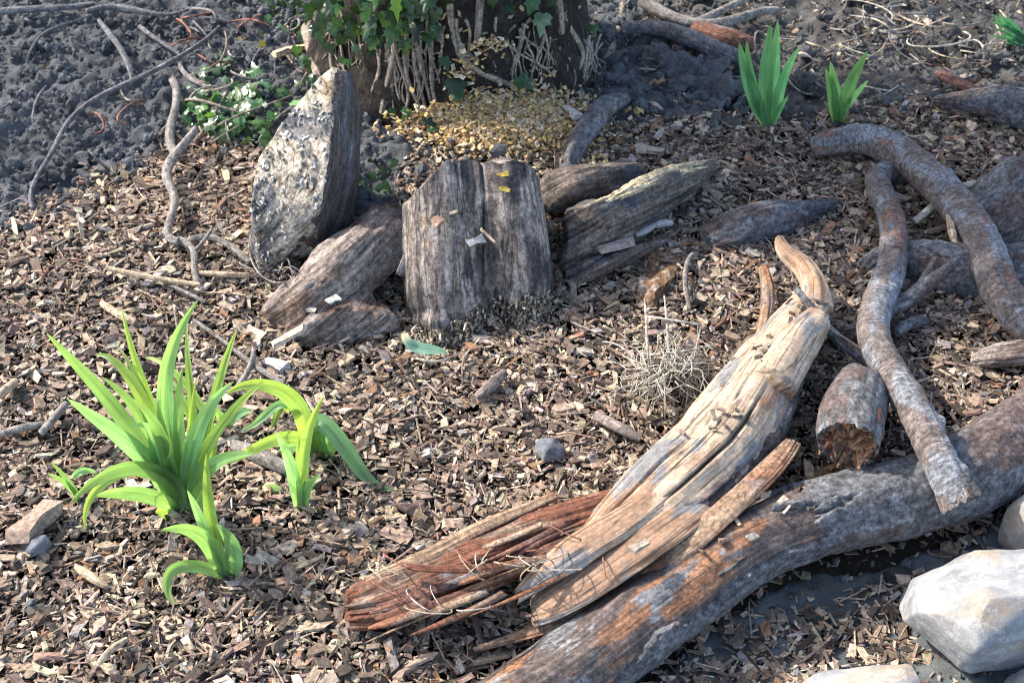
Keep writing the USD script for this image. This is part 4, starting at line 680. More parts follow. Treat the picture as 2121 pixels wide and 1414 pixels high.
# ---------------------------------------------------------------- branches and roots on the right
def branch(name, label, pts, lk='branch_bark', nu=160, nv=60, rel=(0.05, 0.14, 0.02), seed=0, cat='branch', endrag=0.006, ends=(0.3, 0.3), parent=None, part=None, sn=1.0):
    P2, R2 = tp(pts); r = R2.mean(); kr = np.random.default_rng(seed + 5); ln = np.linalg.norm(np.diff(P2, axis=0), axis=1).sum()
    kn = [(kr.uniform(0, ln), kr.uniform(2, 4.4), r * kr.uniform(.25, .5), r * kr.uniform(.12, .34) * kr.choice([1, 1, -.7])) for _ in range(int(4 + ln * 9))]
    if parent is None and part: parent = thing(name, label, cat)
    if part:
        put(part, tube(P2, R2, nu, nv, disp=woody(rel[0] * r, rel[1] * r, 12, 8, seed, rel[2] * r, kn, 0.035 * r, 0.10 * r), endrag=endrag, ends=ends, seed=seed % 19, sn=sn), lk, parent); return parent
    return put(name, tube(P2, R2, nu, nv, disp=woody(rel[0] * r, rel[1] * r, 12, 8, seed, rel[2] * r, kn, 0.035 * r, 0.10 * r), endrag=endrag, ends=ends, seed=seed % 19, sn=sn), lk, parent, label=label, cat=cat)
thin = branch('branch', 'slender knobbly reddish grey branch lying across to the long dark log', [(1850, 355, .03, 24), (1818, 378, .05, 26), (1838, 430, .055, 27), (1852, 500, .055, 29), (1838, 580, .055, 32), (1808, 670, .06, 33), (1845, 770, .075, 34), (1895, 850, .10, 36), (1935, 930, .125, 36), (1985, 1030, .125, 38)],
              nu=260, nv=70, rel=(0.05, 0.10, 0.035), seed=71, ends=(0.3, -0.6), part='stem', endrag=0.01)
for k, pts in enumerate([[(1800, 660, .05, 14), (1782, 690, .04, 14), (1775, 710, .02, 9)], [(1830, 640, .05, 16), (1880, 620, .05, 17), (1925, 585, .06, 15), (1970, 550, .07, 10), (1985, 535, .075, 6)], [(1900, 600, .055, 10), (1925, 560, .065, 9), (1938, 535, .07, 6)], [(1855, 690, .03, 11), (1890, 668, .03, 13), (1918, 665, .02, 8)]]):
    branch('', '', pts, nu=50, nv=24, seed=80 + k, parent=thin, part='side_twig', lk='grey_bark')
P2, R2 = tp([(1975, 1012, .125, 40), (1990, 1040, .12, 44)]); 
put('frayed_end', tube(P2, R2, 30, 60, disp=woody(0.004, 0.002, 30, 20, 3), ends=(-0.5, -0.9), endrag=0.012, seed=4), 'old_wood', thin)
branch('branch', 'thick smooth grey branch arching over the mulch at the right edge', [(1690, 305, .025, 23), (1740, 292, .045, 28), (1800, 290, .055, 32), (1870, 322, .06, 35), (1940, 380, .065, 37), (2005, 455, .07, 38), (2048, 535, .065, 39), (2080, 610, .055, 40), (2130, 670, .035, 40), (2200, 740, .0, 39)],
       nu=260, nv=100, rel=(0.03, 0.13, 0.02), seed=72, lk='branch_bark')
branch('root', 'thick dark root behind the arching grey branch at the right edge', [(1990, 500, .0, 50), (2040, 470, .02, 70), (2100, 430, .03, 80), (2180, 380, .03, 80)], lk='grey_bark', nu=110, nv=90, seed=73, cat='root')
branch('log', 'dark earthy log lying between the slender branch and the arching branch', [(1790, 565, .0, 26), (1860, 545, .015, 42), (1940, 560, .02, 60), (2040, 570, .02, 64), (2160, 560, .02, 60)], lk='grey_bark', nu=130, nv=90, seed=74, cat='log', rel=(0.08, 0.15, 0.02))
branch('root', 'narrow dark root rising out of the mulch at the upper right edge', [(2060, 420, .02, 16), (2095, 385, .04, 22), (2130, 340, .06, 24), (2180, 280, .06, 24)], lk='grey_bark', nu=60, nv=40, seed=75, cat='root')
branch('log', 'grey log with torn reddish underside at the top right edge', [(1935, 208, .03, 8), (1990, 208, .04, 20), (2060, 212, .045, 34), (2130, 228, .045, 42), (2220, 245, .045, 44)], lk='grey_bark', nu=110, nv=70, seed=76, cat='log', part='bark', rel=(0.1, 0.12, 0.02))
branch('bark_plate', 'reddish bark plate on the soil beside the grey log at top right', [(1945, 150, .012, 12), (1985, 172, .02, 18), (2030, 190, .02, 14)], lk='red_bark', nu=50, nv=26, seed=77, cat='bark', sn=0.4)
branch('wood_block', 'pale grey weathered wood block at the right edge above the long dark log', [(2020, 748, .015, 18), (2060, 738, .03, 26), (2130, 730, .035, 30), (2200, 725, .03, 30)], lk='old_wood', nu=90, nv=60, seed=78, cat='wood block', rel=(0.2, 0.1, 0.0), sn=0.8)
branch('twig', 'dark twig running from the pale log fork down to the broken log', [(1650, 600, .10, 7), (1690, 650, .085, 9), (1735, 700, .06, 12), (1790, 740, .05, 14), (1830, 785, .03, 12)], lk='grey_bark', nu=80, nv=20, seed=79, cat='twig')
branch('root', 'long dark root lying behind the two iris shoots at top', [(1290, 60, .03, 12), (1370, 60, .04, 16), (1450, 88, .04, 18), (1530, 118, .03, 16)], lk='soil_twig', nu=70, nv=30, seed=82, cat='root')
branch('root', 'reddish peeled root piece behind the left iris shoot', [(1440, 62, .03, 16), (1500, 78, .04, 22), (1560, 95, .03, 16)], lk='red_bark', nu=50, nv=30, seed=83, cat='root')
branch('branch', 'forked grey branch at the top edge right of the tree', [(1330, 0, .05, 14), (1390, 35, .04, 13), (1460, 52, .04, 12), (1540, 35, .04, 10), (1610, 22, .03, 7)], lk='grey_twig', nu=80, nv=24, seed=84, part='stem')
branch('', '', [(1440, 48, .04, 9), (1500, 20, .05, 8), (1560, -10, .06, 6)], lk='grey_twig', nu=40, nv=16, seed=85, parent='/World/branch_002', part='side_twig')

# ---------------------------------------------------------------- sticks on the left
def twig(label, pts, lk='soil_twig', seed=0, name='twig', cat='twig', nv=14):
    P2, R2 = tp(pts); r = R2.mean()
    return put(name, tube(P2, R2, max(30, 14 * len(pts)), nv, disp=woody(0.10 * r, 0.28 * r, 8, 22, seed, 0.06 * r), seed=seed % 13, endrag=0.003), lk, label=label, cat=cat)
twig('long curved grey stick lying over the dark soil on the left', [(455, 55, .05, 3.2), (400, 100, .04, 4.2), (350, 130, .035, 4.8), (270, 170, .03, 5.3), (190, 210, .03, 5.3), (140, 255, .03, 5.3), (110, 310, .03, 4.8), (80, 360, .025, 4.8), (68, 432, .02, 3.7)], seed=1)
twig('straight grey stick standing out of the dark soil near the top left', [(205, 42, .05, 4.2), (235, 80, .05, 5.9), (262, 125, .04, 5.9), (275, 168, .02, 4.8)], seed=2)
twig('thick grey branch along the top left corner', [(-40, 30, .03, 7.4), (60, 20, .035, 7.4), (130, 16, .035, 6.4), (195, 8, .03, 4.8)], seed=3, name='stick', cat='stick')
twig('arched thin brown twig above the soil in the top left corner', [(55, 130, .01, 2.1), (75, 85, .04, 2.7), (120, 55, .04, 2.7), (190, 30, .03, 2.1)], seed=4)
twig('flat dark branch at the top edge left of the tree', [(180, 25, .03, 6.4), (260, 18, .03, 7.4), (330, 30, .03, 4.8), (390, 20, .03, 2.7)], seed=5, name='stick', cat='stick')
twig('short stick pointing down to the ivy patch from upper left', [(290, 55, .03, 4.8), (330, 85, .03, 4.2), (370, 112, .02, 3.7)], seed=6)
twig('short dark twig on the soil near the left edge', [(95, 180, .015, 2.7), (75, 210, .02, 3.2), (68, 255, .015, 2.1)], seed=7)
crook = thing('crooked_stick', 'crooked grey root stick winding down through the mulch left of the slab', 'stick')
for k, pts in enumerate([[(357, 165, .03, 7.5), (362, 230, .03, 9.0), (352, 280, .03, 9.8), (362, 318, .03, 8.2)], [(405, 268, .05, 7.5), (380, 300, .05, 9.0), (348, 345, .04, 10.5), (352, 385, .04, 9.0), (358, 440, .04, 8.2), (350, 490, .03, 9.0), (370, 500, .03, 7.5)],
                         [(370, 495, .03, 6.8), (400, 520, .03, 6.8), (402, 555, .03, 6.8), (420, 600, .015, 6.0)], [(390, 500, .03, 6.0), (430, 490, .035, 6.0), (470, 505, .03, 6.8), (520, 545, .02, 7.5)], [(400, 520, .03, 3.8), (425, 495, .05, 3.8), (440, 470, .06, 2.2)], [(372, 115, .03, 3.8), (385, 155, .03, 4.5), (440, 185, .03, 3.8)]]):
    P2, R2 = tp(pts); put('stem', tube(P2, R2, 50, 16, disp=woody(0.0008, 0.002, 8, 20, k + 3), seed=k), 'grey_twig', crook)
for k, (lab, pts, lk) in enumerate([('tan straight stick on the mulch above the large daylily', [(222, 555, .03, 5), (290, 570, .03, 6), (350, 580, .03, 6), (415, 590, .03, 4)], 'tan_twig'), ('short split tan stick just below the crooked root stick', [(412, 565, .025, 5), (465, 568, .025, 6), (515, 570, .02, 5)], 'tan_twig'),
        ('long grey stem on the mulch between large daylily and slanting log', [(400, 662, .035, 4), (455, 700, .03, 4), (520, 750, .03, 6), (588, 796, .02, 7)], 'grey_twig'), ('thin grey stick above the tip of the tallest daylily leaf', [(350, 590, .02, 3), (385, 605, .025, 4), (425, 625, .02, 4)], 'grey_twig'),
        ('bent grey twig beside the large daylily right leaves', [(525, 725, .03, 5), (515, 765, .03, 6), (500, 790, .02, 6), (488, 803, .015, 4)], 'grey_twig'), ('thick pale twig piece lying behind the daylily upright leaves', [(212, 628, .02, 7), (245, 650, .025, 9), (280, 668, .02, 8)], 'tan_twig'),
        ('grey stick on the mulch left of the large daylily', [(0, 900, .02, 6), (50, 885, .025, 8), (100, 878, .02, 6)], 'grey_twig'), ('dark grey stick leaning left of the daylily', [(85, 897, .02, 8), (110, 868, .03, 8), (138, 835, .03, 6)], 'grey_twig'),
        ('broad grey driftwood strip between the two right daylilies', [(485, 922, .02, 12), (540, 945, .025, 17), (600, 975, .02, 13)], 'grey_twig'), ('pale split stick at the bottom left edge', [(205, 1372, .03, 6), (230, 1345, .03, 8), (262, 1322, .025, 5)], 'tan_twig'),
        ('flat tan stick in the mulch left below the small daylily', [(158, 1172, .02, 6), (190, 1195, .025, 10), (222, 1215, .02, 6)], 'tan_twig'), ('grey splintered stick lying in the centre mulch below the short log', [(988, 822, .02, 9), (1020, 795, .03, 13), (1045, 770, .025, 6)], 'old_wood'),
        ('pale bark covered stick pointing at the pale log', [(1235, 862, .02, 9), (1280, 885, .03, 12), (1325, 908, .02, 9)], 'old_wood'), ('upright pale twig between thick short log and split log', [(1185, 640, .0, 6), (1188, 610, .03, 7), (1187, 585, .05, 7)], 'grey_twig'),
        ('thin bleached twig beneath the front of the thick short log', [(862, 742, .02, 2), (890, 748, .02, 3), (926, 744, .02, 2)], 'straw'), ('pale stick at the left edge of the mulch', [(0, 815, .03, 10), (20, 800, .03, 10), (32, 788, .02, 5)], 'tan_twig'),
        ('bleached forked stick on the mulch below the arching branch', [(1895, 460, .03, 7), (1945, 420, .04, 9), (1985, 395, .04, 10), (2020, 380, .03, 6)], 'straw'), ('leaf tipped pale stalk hanging beside the arching branch', [(1965, 440, .07, 6), (1972, 480, .07, 9), (1982, 515, .06, 4), (2000, 555, .04, 3)], 'tan_twig'),
        ('brown splinter standing in mulch under the arching branch', [(2022, 412, .02, 7), (2030, 385, .04, 7), (2036, 362, .05, 3)], 'torn_wood'), ('grey twig lying left of the slender branch', [(1435, 525, .02, 5), (1420, 590, .03, 6), (1428, 640, .02, 4)], 'old_wood')]):
    twig(lab, pts, lk, seed=20 + k, nv=12)

# fine dry stems over the trodden soil, top right
rng = np.random.default_rng(44)
for k in range(60):
    x, y = (rng.uniform(1740, 2110), rng.uniform(8, 110)) if k < 42 else (rng.uniform(1400, 1900), rng.uniform(20, 200))
    l, a_, c = rng.uniform(40, 130), rng.uniform(0, 6.28), rng.normal(0, 0.9)
    pts = [(x + l * t * math.cos(a_ + c * t), y + 0.5 * l * t * math.sin(a_ + c * t), 0.012 + 0.03 * math.sin(3.1 * t) * rng.random(), rng.uniform(1.0, 2.3)) for t in (0, 0.33, 0.66, 1)]
    P2, R2 = tp(pts); lk = rng.choice(['straw', 'tan_twig', 'grey_twig', 'grey_twig', 'soil_twig']); put('dry_stalk', tube(P2, R2, 18, 6, seed=k % 9), lk, label=f"thin {dict(straw='bleached', tan_twig='tan', grey_twig='grey', soil_twig='dark')[lk]} dry stem on the soil {'right of' if x > 1800 else 'behind' if x > 1550 else 'left of'} the iris shoots", cat='dry stem', group='dry stems littering the soil at the back')
for k in range(40):
    x, y = (rng.uniform(380, 640), rng.uniform(10, 170)) if k < 28 else (rng.uniform(0, 500), rng.uniform(20, 330))
    l, a_, c = rng.uniform(35, 100), rng.uniform(0, 6.28), rng.normal(0, 0.8)
    pts = [(x + l * t * math.cos(a_ + c * t), y + 0.5 * l * t * math.sin(a_ + c * t), 0.012 + 0.03 * math.sin(3.1 * t) * rng.random(), rng.uniform(1.5, 3.0)) for t in (0, 0.33, 0.66, 1)]
    P2, R2 = tp(pts); lk = rng.choice(['soil_twig', 'grey_twig', 'red_vine']); put('dead_root', tube(P2, R2, 18, 6, seed=k % 9), lk, label=f"fine {dict(soil_twig='dark', grey_twig='grey', red_vine='reddish')[lk]} dead root on the dark soil {'between crooked stick and tree' if x > 380 else 'in the top left corner' if y < 120 else 'near the long curved grey stick'}", cat='dead root', group='fine dead roots on the soil left of the tree')

# ---------------------------------------------------------------- dry grass tuft
tuft = thing('dry_grass', 'tuft of bleached dry grass in the mulch beside the pale log', 'dry grass')
rng = np.random.default_rng(9); blades = []
for k in range(240):
    bx, by = rng.normal(1385, 26), rng.normal(785, 12); a_ = rng.uniform(0, 6.28); h_ = rng.uniform(0.02, 0.085); l = rng.uniform(35, 95)
    b0 = g(bx, by, 0.008); m_ = g(bx + l * 0.35 * math.cos(a_), by - 18 + l * 0.25 * math.sin(a_), h_); e_ = g(bx + l * math.cos(a_) + rng.normal(0, 15), by - 15 + l * 0.75 * math.sin(a_), max(0.01, h_ * rng.uniform(0.2, 1.1)))
    k1 = (b0 + m_) / 2 + rng.normal(0, .006, 3); k2 = (m_ + e_) / 2 + rng.normal(0, .010, 3); k2[2] = max(k2[2], .012); e_ = e_ + rng.normal(0, .012, 3); blades.append(tube([b0, k1, m_, k2, e_], [0.0011, 0.0011, 0.001, 0.0009, 0.0006], 16, 4))
put('blades', join(blades), 'straw', tuft, kind='stuff')
for pts in [[(1345, 760, .05, 2.4), (1340, 700, .09, 3), (1338, 655, .10, 2.6), (1335, 618, .11, 1.6)], [(1340, 655, .10, 2.5), (1400, 664, .10, 2.5), (1452, 673, .09, 2)], [(1388, 760, .05, 3.4), (1384, 700, .08, 3.2), (1376, 612, .12, 1.8)], [(1452, 673, .09, 2), (1440, 730, .06, 2), (1420, 800, .02, 1.6)],
            [(1248, 708, .04, 1.5), (1292, 722, .04, 2.2), (1320, 750, .03, 2.2), (1375, 805, .015, 2)], [(1304, 745, .03, 3), (1340, 775, .03, 2.2), (1378, 808, .015, 1.6)], [(1345, 735, .06, 3), (1410, 728, .07, 2.4), (1486, 712, .06, 1.2)]]:
    P2, R2 = tp(pts); put('stalk', tube(P2, R2, 24, 7), 'straw', tuft)

# ---------------------------------------------------------------- stones
def stone(label, pts, amp=0.006, freq=22, seed=0, lk='limestone', edge=0.006, sm=3, cat='stone', name='stone', cuts=0):
    return put(name, hull([g(*p) for p in pts], edge, amp, freq, sm, seed, cuts=cuts), lk, label=label, cat=cat)
stone('largest white limestone rock at the lower right edge', [(1848, 1225, .02), (1868, 1285, .05), (1905, 1185, .10), (1960, 1150, .125), (2050, 1125, .13), (2121, 1118, .13), (2200, 1135, .12), (1935, 1250, .135), (2040, 1240, .15), (2160, 1230, .15), (1950, 1320, .06), (1985, 1385, .02), (2010, 1396, .015), (2090, 1360, .04), (2200, 1330, .04),
       (2010, 1395, -.03), (1930, 1300, -.03), (2060, 1180, -.03), (2220, 1250, -.03), (2180, 1380, -.03), (2020, 1345, .10), (2150, 1310, .10), (1975, 1280, .125)], 0.0034, 26, 3, edge=0.0042, sm=1, cuts=9)
stone('white limestone rock cut off by the bottom edge', [(1650, 1412, .02), (1710, 1388, .05), (1800, 1375, .07), (1880, 1372, .07), (1915, 1395, .06), (1940, 1440, .04), (1900, 1500, .0), (1700, 1500, .0), (1640, 1450, .0), (1800, 1430, .085), (1870, 1430, .08)], 0.0034, 26, 5, edge=0.0042, sm=1, cuts=7)
stone('grey white rock at the right edge behind the largest rock', [(2070, 1120, .02), (2075, 1080, .05), (2100, 1035, .07), (2130, 1015, .08), (2220, 1010, .07), (2220, 1110, .05), (2100, 1135, .05), (2160, 1080, .10), (2200, 1150, .0), (2090, 1150, -.02)], 0.0034, 26, 8, edge=0.0042, sm=1, cuts=7)
stone('grey rock in the bottom right corner under the largest rock', [(2075, 1414, .0), (2105, 1385, .03), (2160, 1375, .04), (2230, 1400, .03), (2200, 1480, .0), (2090, 1470, .0), (2140, 1430, .05)], 0.0034, 26, 9, edge=0.0042, sm=1, cuts=7)
stone('blue grey stone in the mulch at the left edge', [(42, 1140, .01), (60, 1112, .03), (95, 1105, .032), (108, 1125, .02), (95, 1148, .01), (50, 1155, .01), (75, 1130, .04), (75, 1150, -.01), (60, 1120, -.01)], 0.0025, 45, 11, 'grey_stone', 0.004, 2)
stone('small blue grey pebble near the lower left edge', [(48, 1250, .01), (58, 1238, .022), (74, 1236, .022), (78, 1252, .01), (60, 1264, .01), (63, 1250, .03), (62, 1252, -.005)], 0.0015, 60, 12, 'grey_stone', 0.003, 2, 'pebble', 'pebble')
stone('grey lump of dried earth in the mulch left of the pale log', [(1100, 935, .01), (1115, 908, .03), (1150, 905, .03), (1172, 925, .02), (1168, 955, .01), (1120, 962, .01), (1135, 930, .04), (1135, 940, -.01)], 0.004, 50, 13, 'grey_stone', 0.004, 1, 'clod', 'earth_clod')
for k, (lab, x, y, r) in enumerate([('large pale crusted earth clod left of the iris shoots', 1430, 160, 60), ('broad grey clod under the left iris shoot', 1480, 200, 52), ('grey clod between the tree roots and the iris', 1370, 130, 44), ('low dark clod at the right foot of the tree', 1320, 190, 40), ('dark clod right of the second iris shoot', 1800, 215, 30), ('small clod between the two iris shoots', 1660, 170, 34),
                            ('dark clod on the soil below the straight grey stick', 225, 105, 36), ('grey clod beside the crooked stick top', 330, 185, 28), ('dark clod at the border of soil and mulch', 265, 318, 30), ('grey clod against the dark curved root', 1155, 300, 22), ('small grey clod on the soil edge above the mulch', 165, 335, 20), ('round dark clod near the left edge of the soil', 35, 440, 24)]):
    r_ = np.random.default_rng(k + 50); p = g(x, y, 0.0); s = r * depth(p) / FPX
    v, f, u = clods(np.array([p]), np.array([s]), 2, r_, 0.25); v = v[0]; v = np.array([0, 0, 0]) + v; v[:, 2] = p[2] + (v[:, 2] - p[2]) * 0.7
    m = m3.Manifold.hull_points(v).refine_to_length(s * 0.06).to_mesh(); v = np.array(m.vert_properties[:, :3], float); f = np.array(m.tri_verts)
    n = meshkit.arrays((v, f), True)[2]; v = v + n * ((fbm(v * 40 / max(s, 0.02) * 0.05 + k, 6, k) - 0.5) * s * 1.5)[:, None]
    put('earth_clod', (v, f, v[:, :2]), 'soil' if k not in (4, 5) else 'rear_soil', label=lab, cat='clod')

# ---------------------------------------------------------------- leaves of the daylilies and irises
def blade(pts, w, Yb, dy, parent, lk, rng, fold=0.42, twist=0.0, tip=None, wpow=0.55, tint=(1, 1, 1), nu=40, basew=0.6, name='leaf', power=1.5):
    """a strap leaf: pts = pixels from base to tip, w = greatest width in px; the leaf leaves the base at depth Yb and its tip is dy further;
    tip = height of the tip over the ground instead of dy"""
    m = len(pts); t = np.linspace(0, 1, m)
    if tip is not None: dy = g(pts[-1][0], pts[-1][1], tip)[1] - Yb
    P = np.array([at(x, y, Yb + dy * tt ** power) for (x, y), tt in zip(pts, t)])
    for k in range(m): P[k, 2] = max(P[k, 2], float(H(P[k, 0], P[k, 1])) + (0.0 if k == 0 else 0.018))
    L_ = np.r_[0, np.cumsum(np.linalg.norm(np.diff(P, axis=0), axis=1))]; s = np.linspace(0, 1, nu)
    C = (CubicSpline if m > 2 else PchipInterpolator)(L_ / L_[-1], P)(s)
    T = np.gradient(C, axis=0); T /= np.linalg.norm(T, axis=1, keepdims=True)
    V = CAM - C; V /= np.linalg.norm(V, axis=1, keepdims=True)
    S = np.cross(T, V); S /= np.linalg.norm(S, axis=1, keepdims=True); N = np.cross(S, T)
    a = twist * np.sin(s * 2.2 + rng.uniform(0, 1)) + rng.normal(0, 0.12); a = a[:, None] if np.ndim(a) else a
    S, N = S * np.cos(a) + N * np.sin(a), N * np.cos(a) - S * np.sin(a)
    prof = (basew + (1 - basew) * sstep(0, 0.35, s)) * np.clip(1 - np.clip((s - 0.35) / 0.65, 0, 1) ** 2.0, 0, 1) ** 0.75 + 0.02
    W_ = 0.5 * w * np.array([depth(c) for c in C]) / FPX * prof
    cs = np.array([-1, -0.66, -0.33, 0, 0.33, 0.66, 1.0])
    wave = 0.06 * np.sin(s * 16 + rng.uniform(0, 6))[:, None] * np.abs(cs)
    X = C[:, None] + W_[:, None, None] * (cs[None, :, None] * S[:, None] + (fold * (np.abs(cs) - 0.2) + wave)[..., None] * N[:, None])
    n = len(cs); v = X.reshape(-1, 3)
    uv = np.stack([np.broadcast_to(s[:, None], (nu, n)), np.broadcast_to(cs[None] * 0.5 + rng.uniform(0, 9), (nu, n))], -1).reshape(-1, 2)
    i, j = np.meshgrid(np.arange(nu - 1), np.arange(n - 1), indexing='ij')
    q = np.stack([i * n + j, i * n + j + 1, (i + 1) * n + j + 1, (i + 1) * n + j], -1).reshape(-1, 4)
    rib = np.where(np.abs(cs) < 0.1, 0.78, 1.0)
    tt = np.repeat((np.array(tint) * rng.uniform(0.66, 1.05))[None], len(v), 0) * np.tile(rib, nu)[:, None]
    return put(name, (v, np.vstack([q[:, [0, 1, 2]], q[:, [0, 2, 3]]]), uv), lk, parent, tint=tt)
Y0 = lambda x, y: float(g(x, y)[1])
rng = np.random.default_rng(100)
YEL, GRN, BLU = (1.3, 1.12, 0.75), (1.0, 1.0, 1.0), (1.1, 1.16, 1.5)
d1 = thing('daylily', 'largest bright green daylily clump with arching strap leaves on the left', 'plant')
yb = Y0(370, 1065)
for pts, w, dy, tip, tint in [([(385, 1060), (352, 900), (345, 780), (375, 680), (411, 620)], 44, .03, None, GRN), ([(362, 1060), (300, 930), (215, 815), (145, 740), (97, 690)], 42, -.02, None, GRN), ([(360, 1060), (315, 965), (225, 885), (140, 826)], 46, -.05, None, BLU),
        ([(368, 1050), (335, 930), (280, 800), (240, 750), (195, 735)], 38, .05, None, YEL), ([(362, 1040), (335, 900), (285, 760), (252, 637)], 24, .09, None, YEL), ([(360, 1050), (340, 920), (275, 765), (240, 710)], 20, .08, None, YEL), ([(368, 1055), (350, 960), (322, 880), (275, 826)], 34, -.07, None, GRN),
        ([(378, 1050), (392, 920), (398, 840), (407, 785)], 16, .0, None, YEL), ([(383, 1050), (395, 950), (430, 850), (484, 790)], 40, -.03, None, BLU), ([(388, 1055), (415, 960), (475, 860), (548, 788)], 30, -.05, None, YEL), ([(385, 1060), (420, 985), (465, 950), (525, 940)], 38, -.10, None, GRN),
        ([(372, 1060), (340, 985), (270, 968), (205, 990), (145, 1042)], 42, -.14, None, GRN), ([(368, 1065), (335, 1035), (265, 1020), (197, 1028)], 38, -.12, None, GRN), ([(365, 1050), (290, 970), (215, 1000), (178, 1055), (180, 1108)], 26, None, .01, YEL), ([(385, 1000), (400, 860), (390, 750), (387, 668)], 22, .10, None, YEL),
        ([(395, 1000), (430, 880), (460, 770), (491, 680)], 28, .10, None, YEL), ([(400, 1000), (440, 900), (380, 790), (300, 742)], 20, .14, None, YEL), ([(355, 1000), (320, 925), (300, 880), (265, 885)], 26, -.04, None, BLU), ([(370, 1070), (345, 1062), (322, 1062)], 40, -.03, None, YEL), ([(395, 1060), (420, 1020), (440, 1000)], 34, -.02, None, GRN),
        ([(398, 1030), (410, 920), (380, 830), (345, 775)], 22, .1, None, YEL), ([(390, 1070), (398, 1050), (402, 1090)], 14, -.01, None, BLU), ([(360, 1040), (330, 960), (300, 880), (210, 780)], 34, .02, None, GRN), ([(375, 1050), (372, 900), (372, 800), (378, 760)], 30, .0, None, GRN)]:
    blade(pts, w * .86, yb, dy, d1, 'daylily', rng, tip=tip, tint=tint, twist=0.25)
d2 = thing('daylily', 'small three leaved daylily shoot in front of the large clump', 'plant')
yb = Y0(472, 1200)
for pts, w, dy, tip, tint in [([(468, 1198), (445, 1110), (430, 1010), (428, 938)], 28, .02, None, YEL), ([(466, 1195), (430, 1110), (405, 1050), (388, 1015)], 24, -.01, None, BLU), ([(474, 1200), (440, 1135), (395, 1098), (333, 1098)], 38, -.05, None, GRN), ([(470, 1200), (410, 1172), (352, 1185), (345, 1215), (366, 1258)], 27, None, .01, GRN), ([(478, 1198), (486, 1150), (475, 1115), (448, 1085)], 36, -.01, None, BLU), ([(475, 1205), (462, 1203), (445, 1197)], 20, -.01, None, YEL)]:
    blade(pts, w, yb, dy, d2, 'daylily', rng, tip=tip, tint=tint, twist=0.2)
d3 = thing('daylily', 'slim upright daylily shoot right of the large clump', 'plant')
yb = Y0(622, 1060)
for pts, w, dy, tip, tint in [([(618, 1062), (608, 985), (590, 930), (570, 893)], 26, -.01, None, BLU), ([(624, 1060), (628, 960), (645, 875), (671, 820)], 25, .01, None, YEL), ([(621, 1055), (618, 970), (619, 898)], 15, .02, None, YEL), ([(630, 1062), (640, 1010), (664, 983)], 22, -.02, None, GRN), ([(622, 1060), (630, 1010), (632, 995)], 16, .0, None, GRN)]:
    blade(pts, w, yb, dy, d3, 'daylily', rng, tip=tip, tint=tint, twist=0.15)
d4 = thing('daylily', 'short thick daylily behind the slim shoot with a long drooping leaf to the right', 'plant')
yb = Y0(662, 948)
for pts, w, dy, tip, tint, bw in [([(660, 948), (632, 870), (590, 812), (540, 796), (470, 815)], 38, -.02, None, YEL, .9), ([(668, 945), (675, 882), (715, 930), (755, 985), (822, 1023)], 36, None, .01, BLU, .9), ([(655, 945), (625, 908), (575, 908), (520, 932), (460, 960)], 28, -.12, None, YEL, .8), ([(662, 950), (655, 910), (655, 880)], 52, -.005, None, GRN, 1.0), ([(672, 950), (680, 915), (690, 888)], 40, -.01, None, GRN, 1.0),
        ([(610, 850), (580, 838), (540, 868), (498, 890)], 18, -.03, None, BLU, .8), ([(600, 850), (582, 845), (570, 868), (560, 888)], 15, -.03, None, YEL, .8), ([(650, 945), (620, 925), (575, 935)], 24, -.03, None, BLU, .9)]:
    blade(pts, w, yb, dy, d4, 'daylily', rng, tip=tip, tint=tint, twist=0.2, basew=bw)
d5 = thing('daylily', 'low daylily shoot with two short leaves behind the large clump', 'plant')
yb = Y0(462, 890)
for pts, w, dy, tip, tint in [([(462, 892), (478, 865), (500, 853), (522, 852)], 26, -.03, None, BLU), ([(462, 892), (455, 860), (440, 838)], 18, .0, None, GRN)]: blade(pts, w, yb, dy, d5, 'daylily', rng, tip=tip, tint=tint)
d6 = thing('daylily', 'tiny thin leaved daylily shoot at the left edge', 'plant')
yb = Y0(168, 1050)
for pts, w, dy, tip, tint in [([(168, 1052), (150, 1010), (128, 980), (104, 956)], 13, .0, None, GRN), ([(168, 1052), (145, 1010), (120, 990), (98, 980)], 12, -.02, None, GRN), ([(150, 990), (172, 975), (198, 978)], 16, .01, None, BLU)]: blade(pts, w, yb, dy, d6, 'daylily', rng, tip=tip, tint=tint)
d7 = put_leaf = thing('fallen_leaf', 'limp grey green leaf hanging under the front of the thick short log', 'leaf')
blade([(838, 690), (850, 712), (880, 722), (926, 732)], 24, 1.74, -.03, d7, 'iris', rng, tint=(1.9, 1.5, 2.2), fold=0.1)
d8 = thing('fallen_leaf', 'small round pale green leaf on the mulch beside the slim shoot', 'leaf')
blade([(545, 1022), (560, 1032), (588, 1036)], 20, Y0(560, 1030), -.0, d8, 'daylily', rng, tint=(1.9, 1.5, 1.6), fold=0.1)
i1 = thing('iris', 'taller fan of iris leaves at the back right of the bed', 'plant')
yb = Y0(1592, 272)
for pts, w, dy in [([(1590, 270), (1560, 200), (1542, 140), (1531, 88)], 30, .0), ([(1588, 268), (1562, 190), (1550, 130), (1547, 84)], 24, .01), ([(1592, 270), (1585, 200), (1588, 120), (1597, 50)], 32, .02), ([(1596, 268), (1600, 190), (1606, 110), (1611, 42)], 28, .03), ([(1598, 268), (1612, 200), (1632, 140), (1658, 96)], 24, .0), ([(1598, 270), (1615, 225), (1634, 198)], 14, -.01), ([(1594, 272), (1585, 240), (1578, 205)], 22, -.01)]:
    blade(pts, w * .92, yb, dy, i1, 'iris', rng, fold=0.12, tint=(1.25, 1.15, 0.95), basew=0.4, power=1)
i2 = thing('iris', 'smaller forked iris shoot right of the taller fan', 'plant')
yb = Y0(1735, 265)
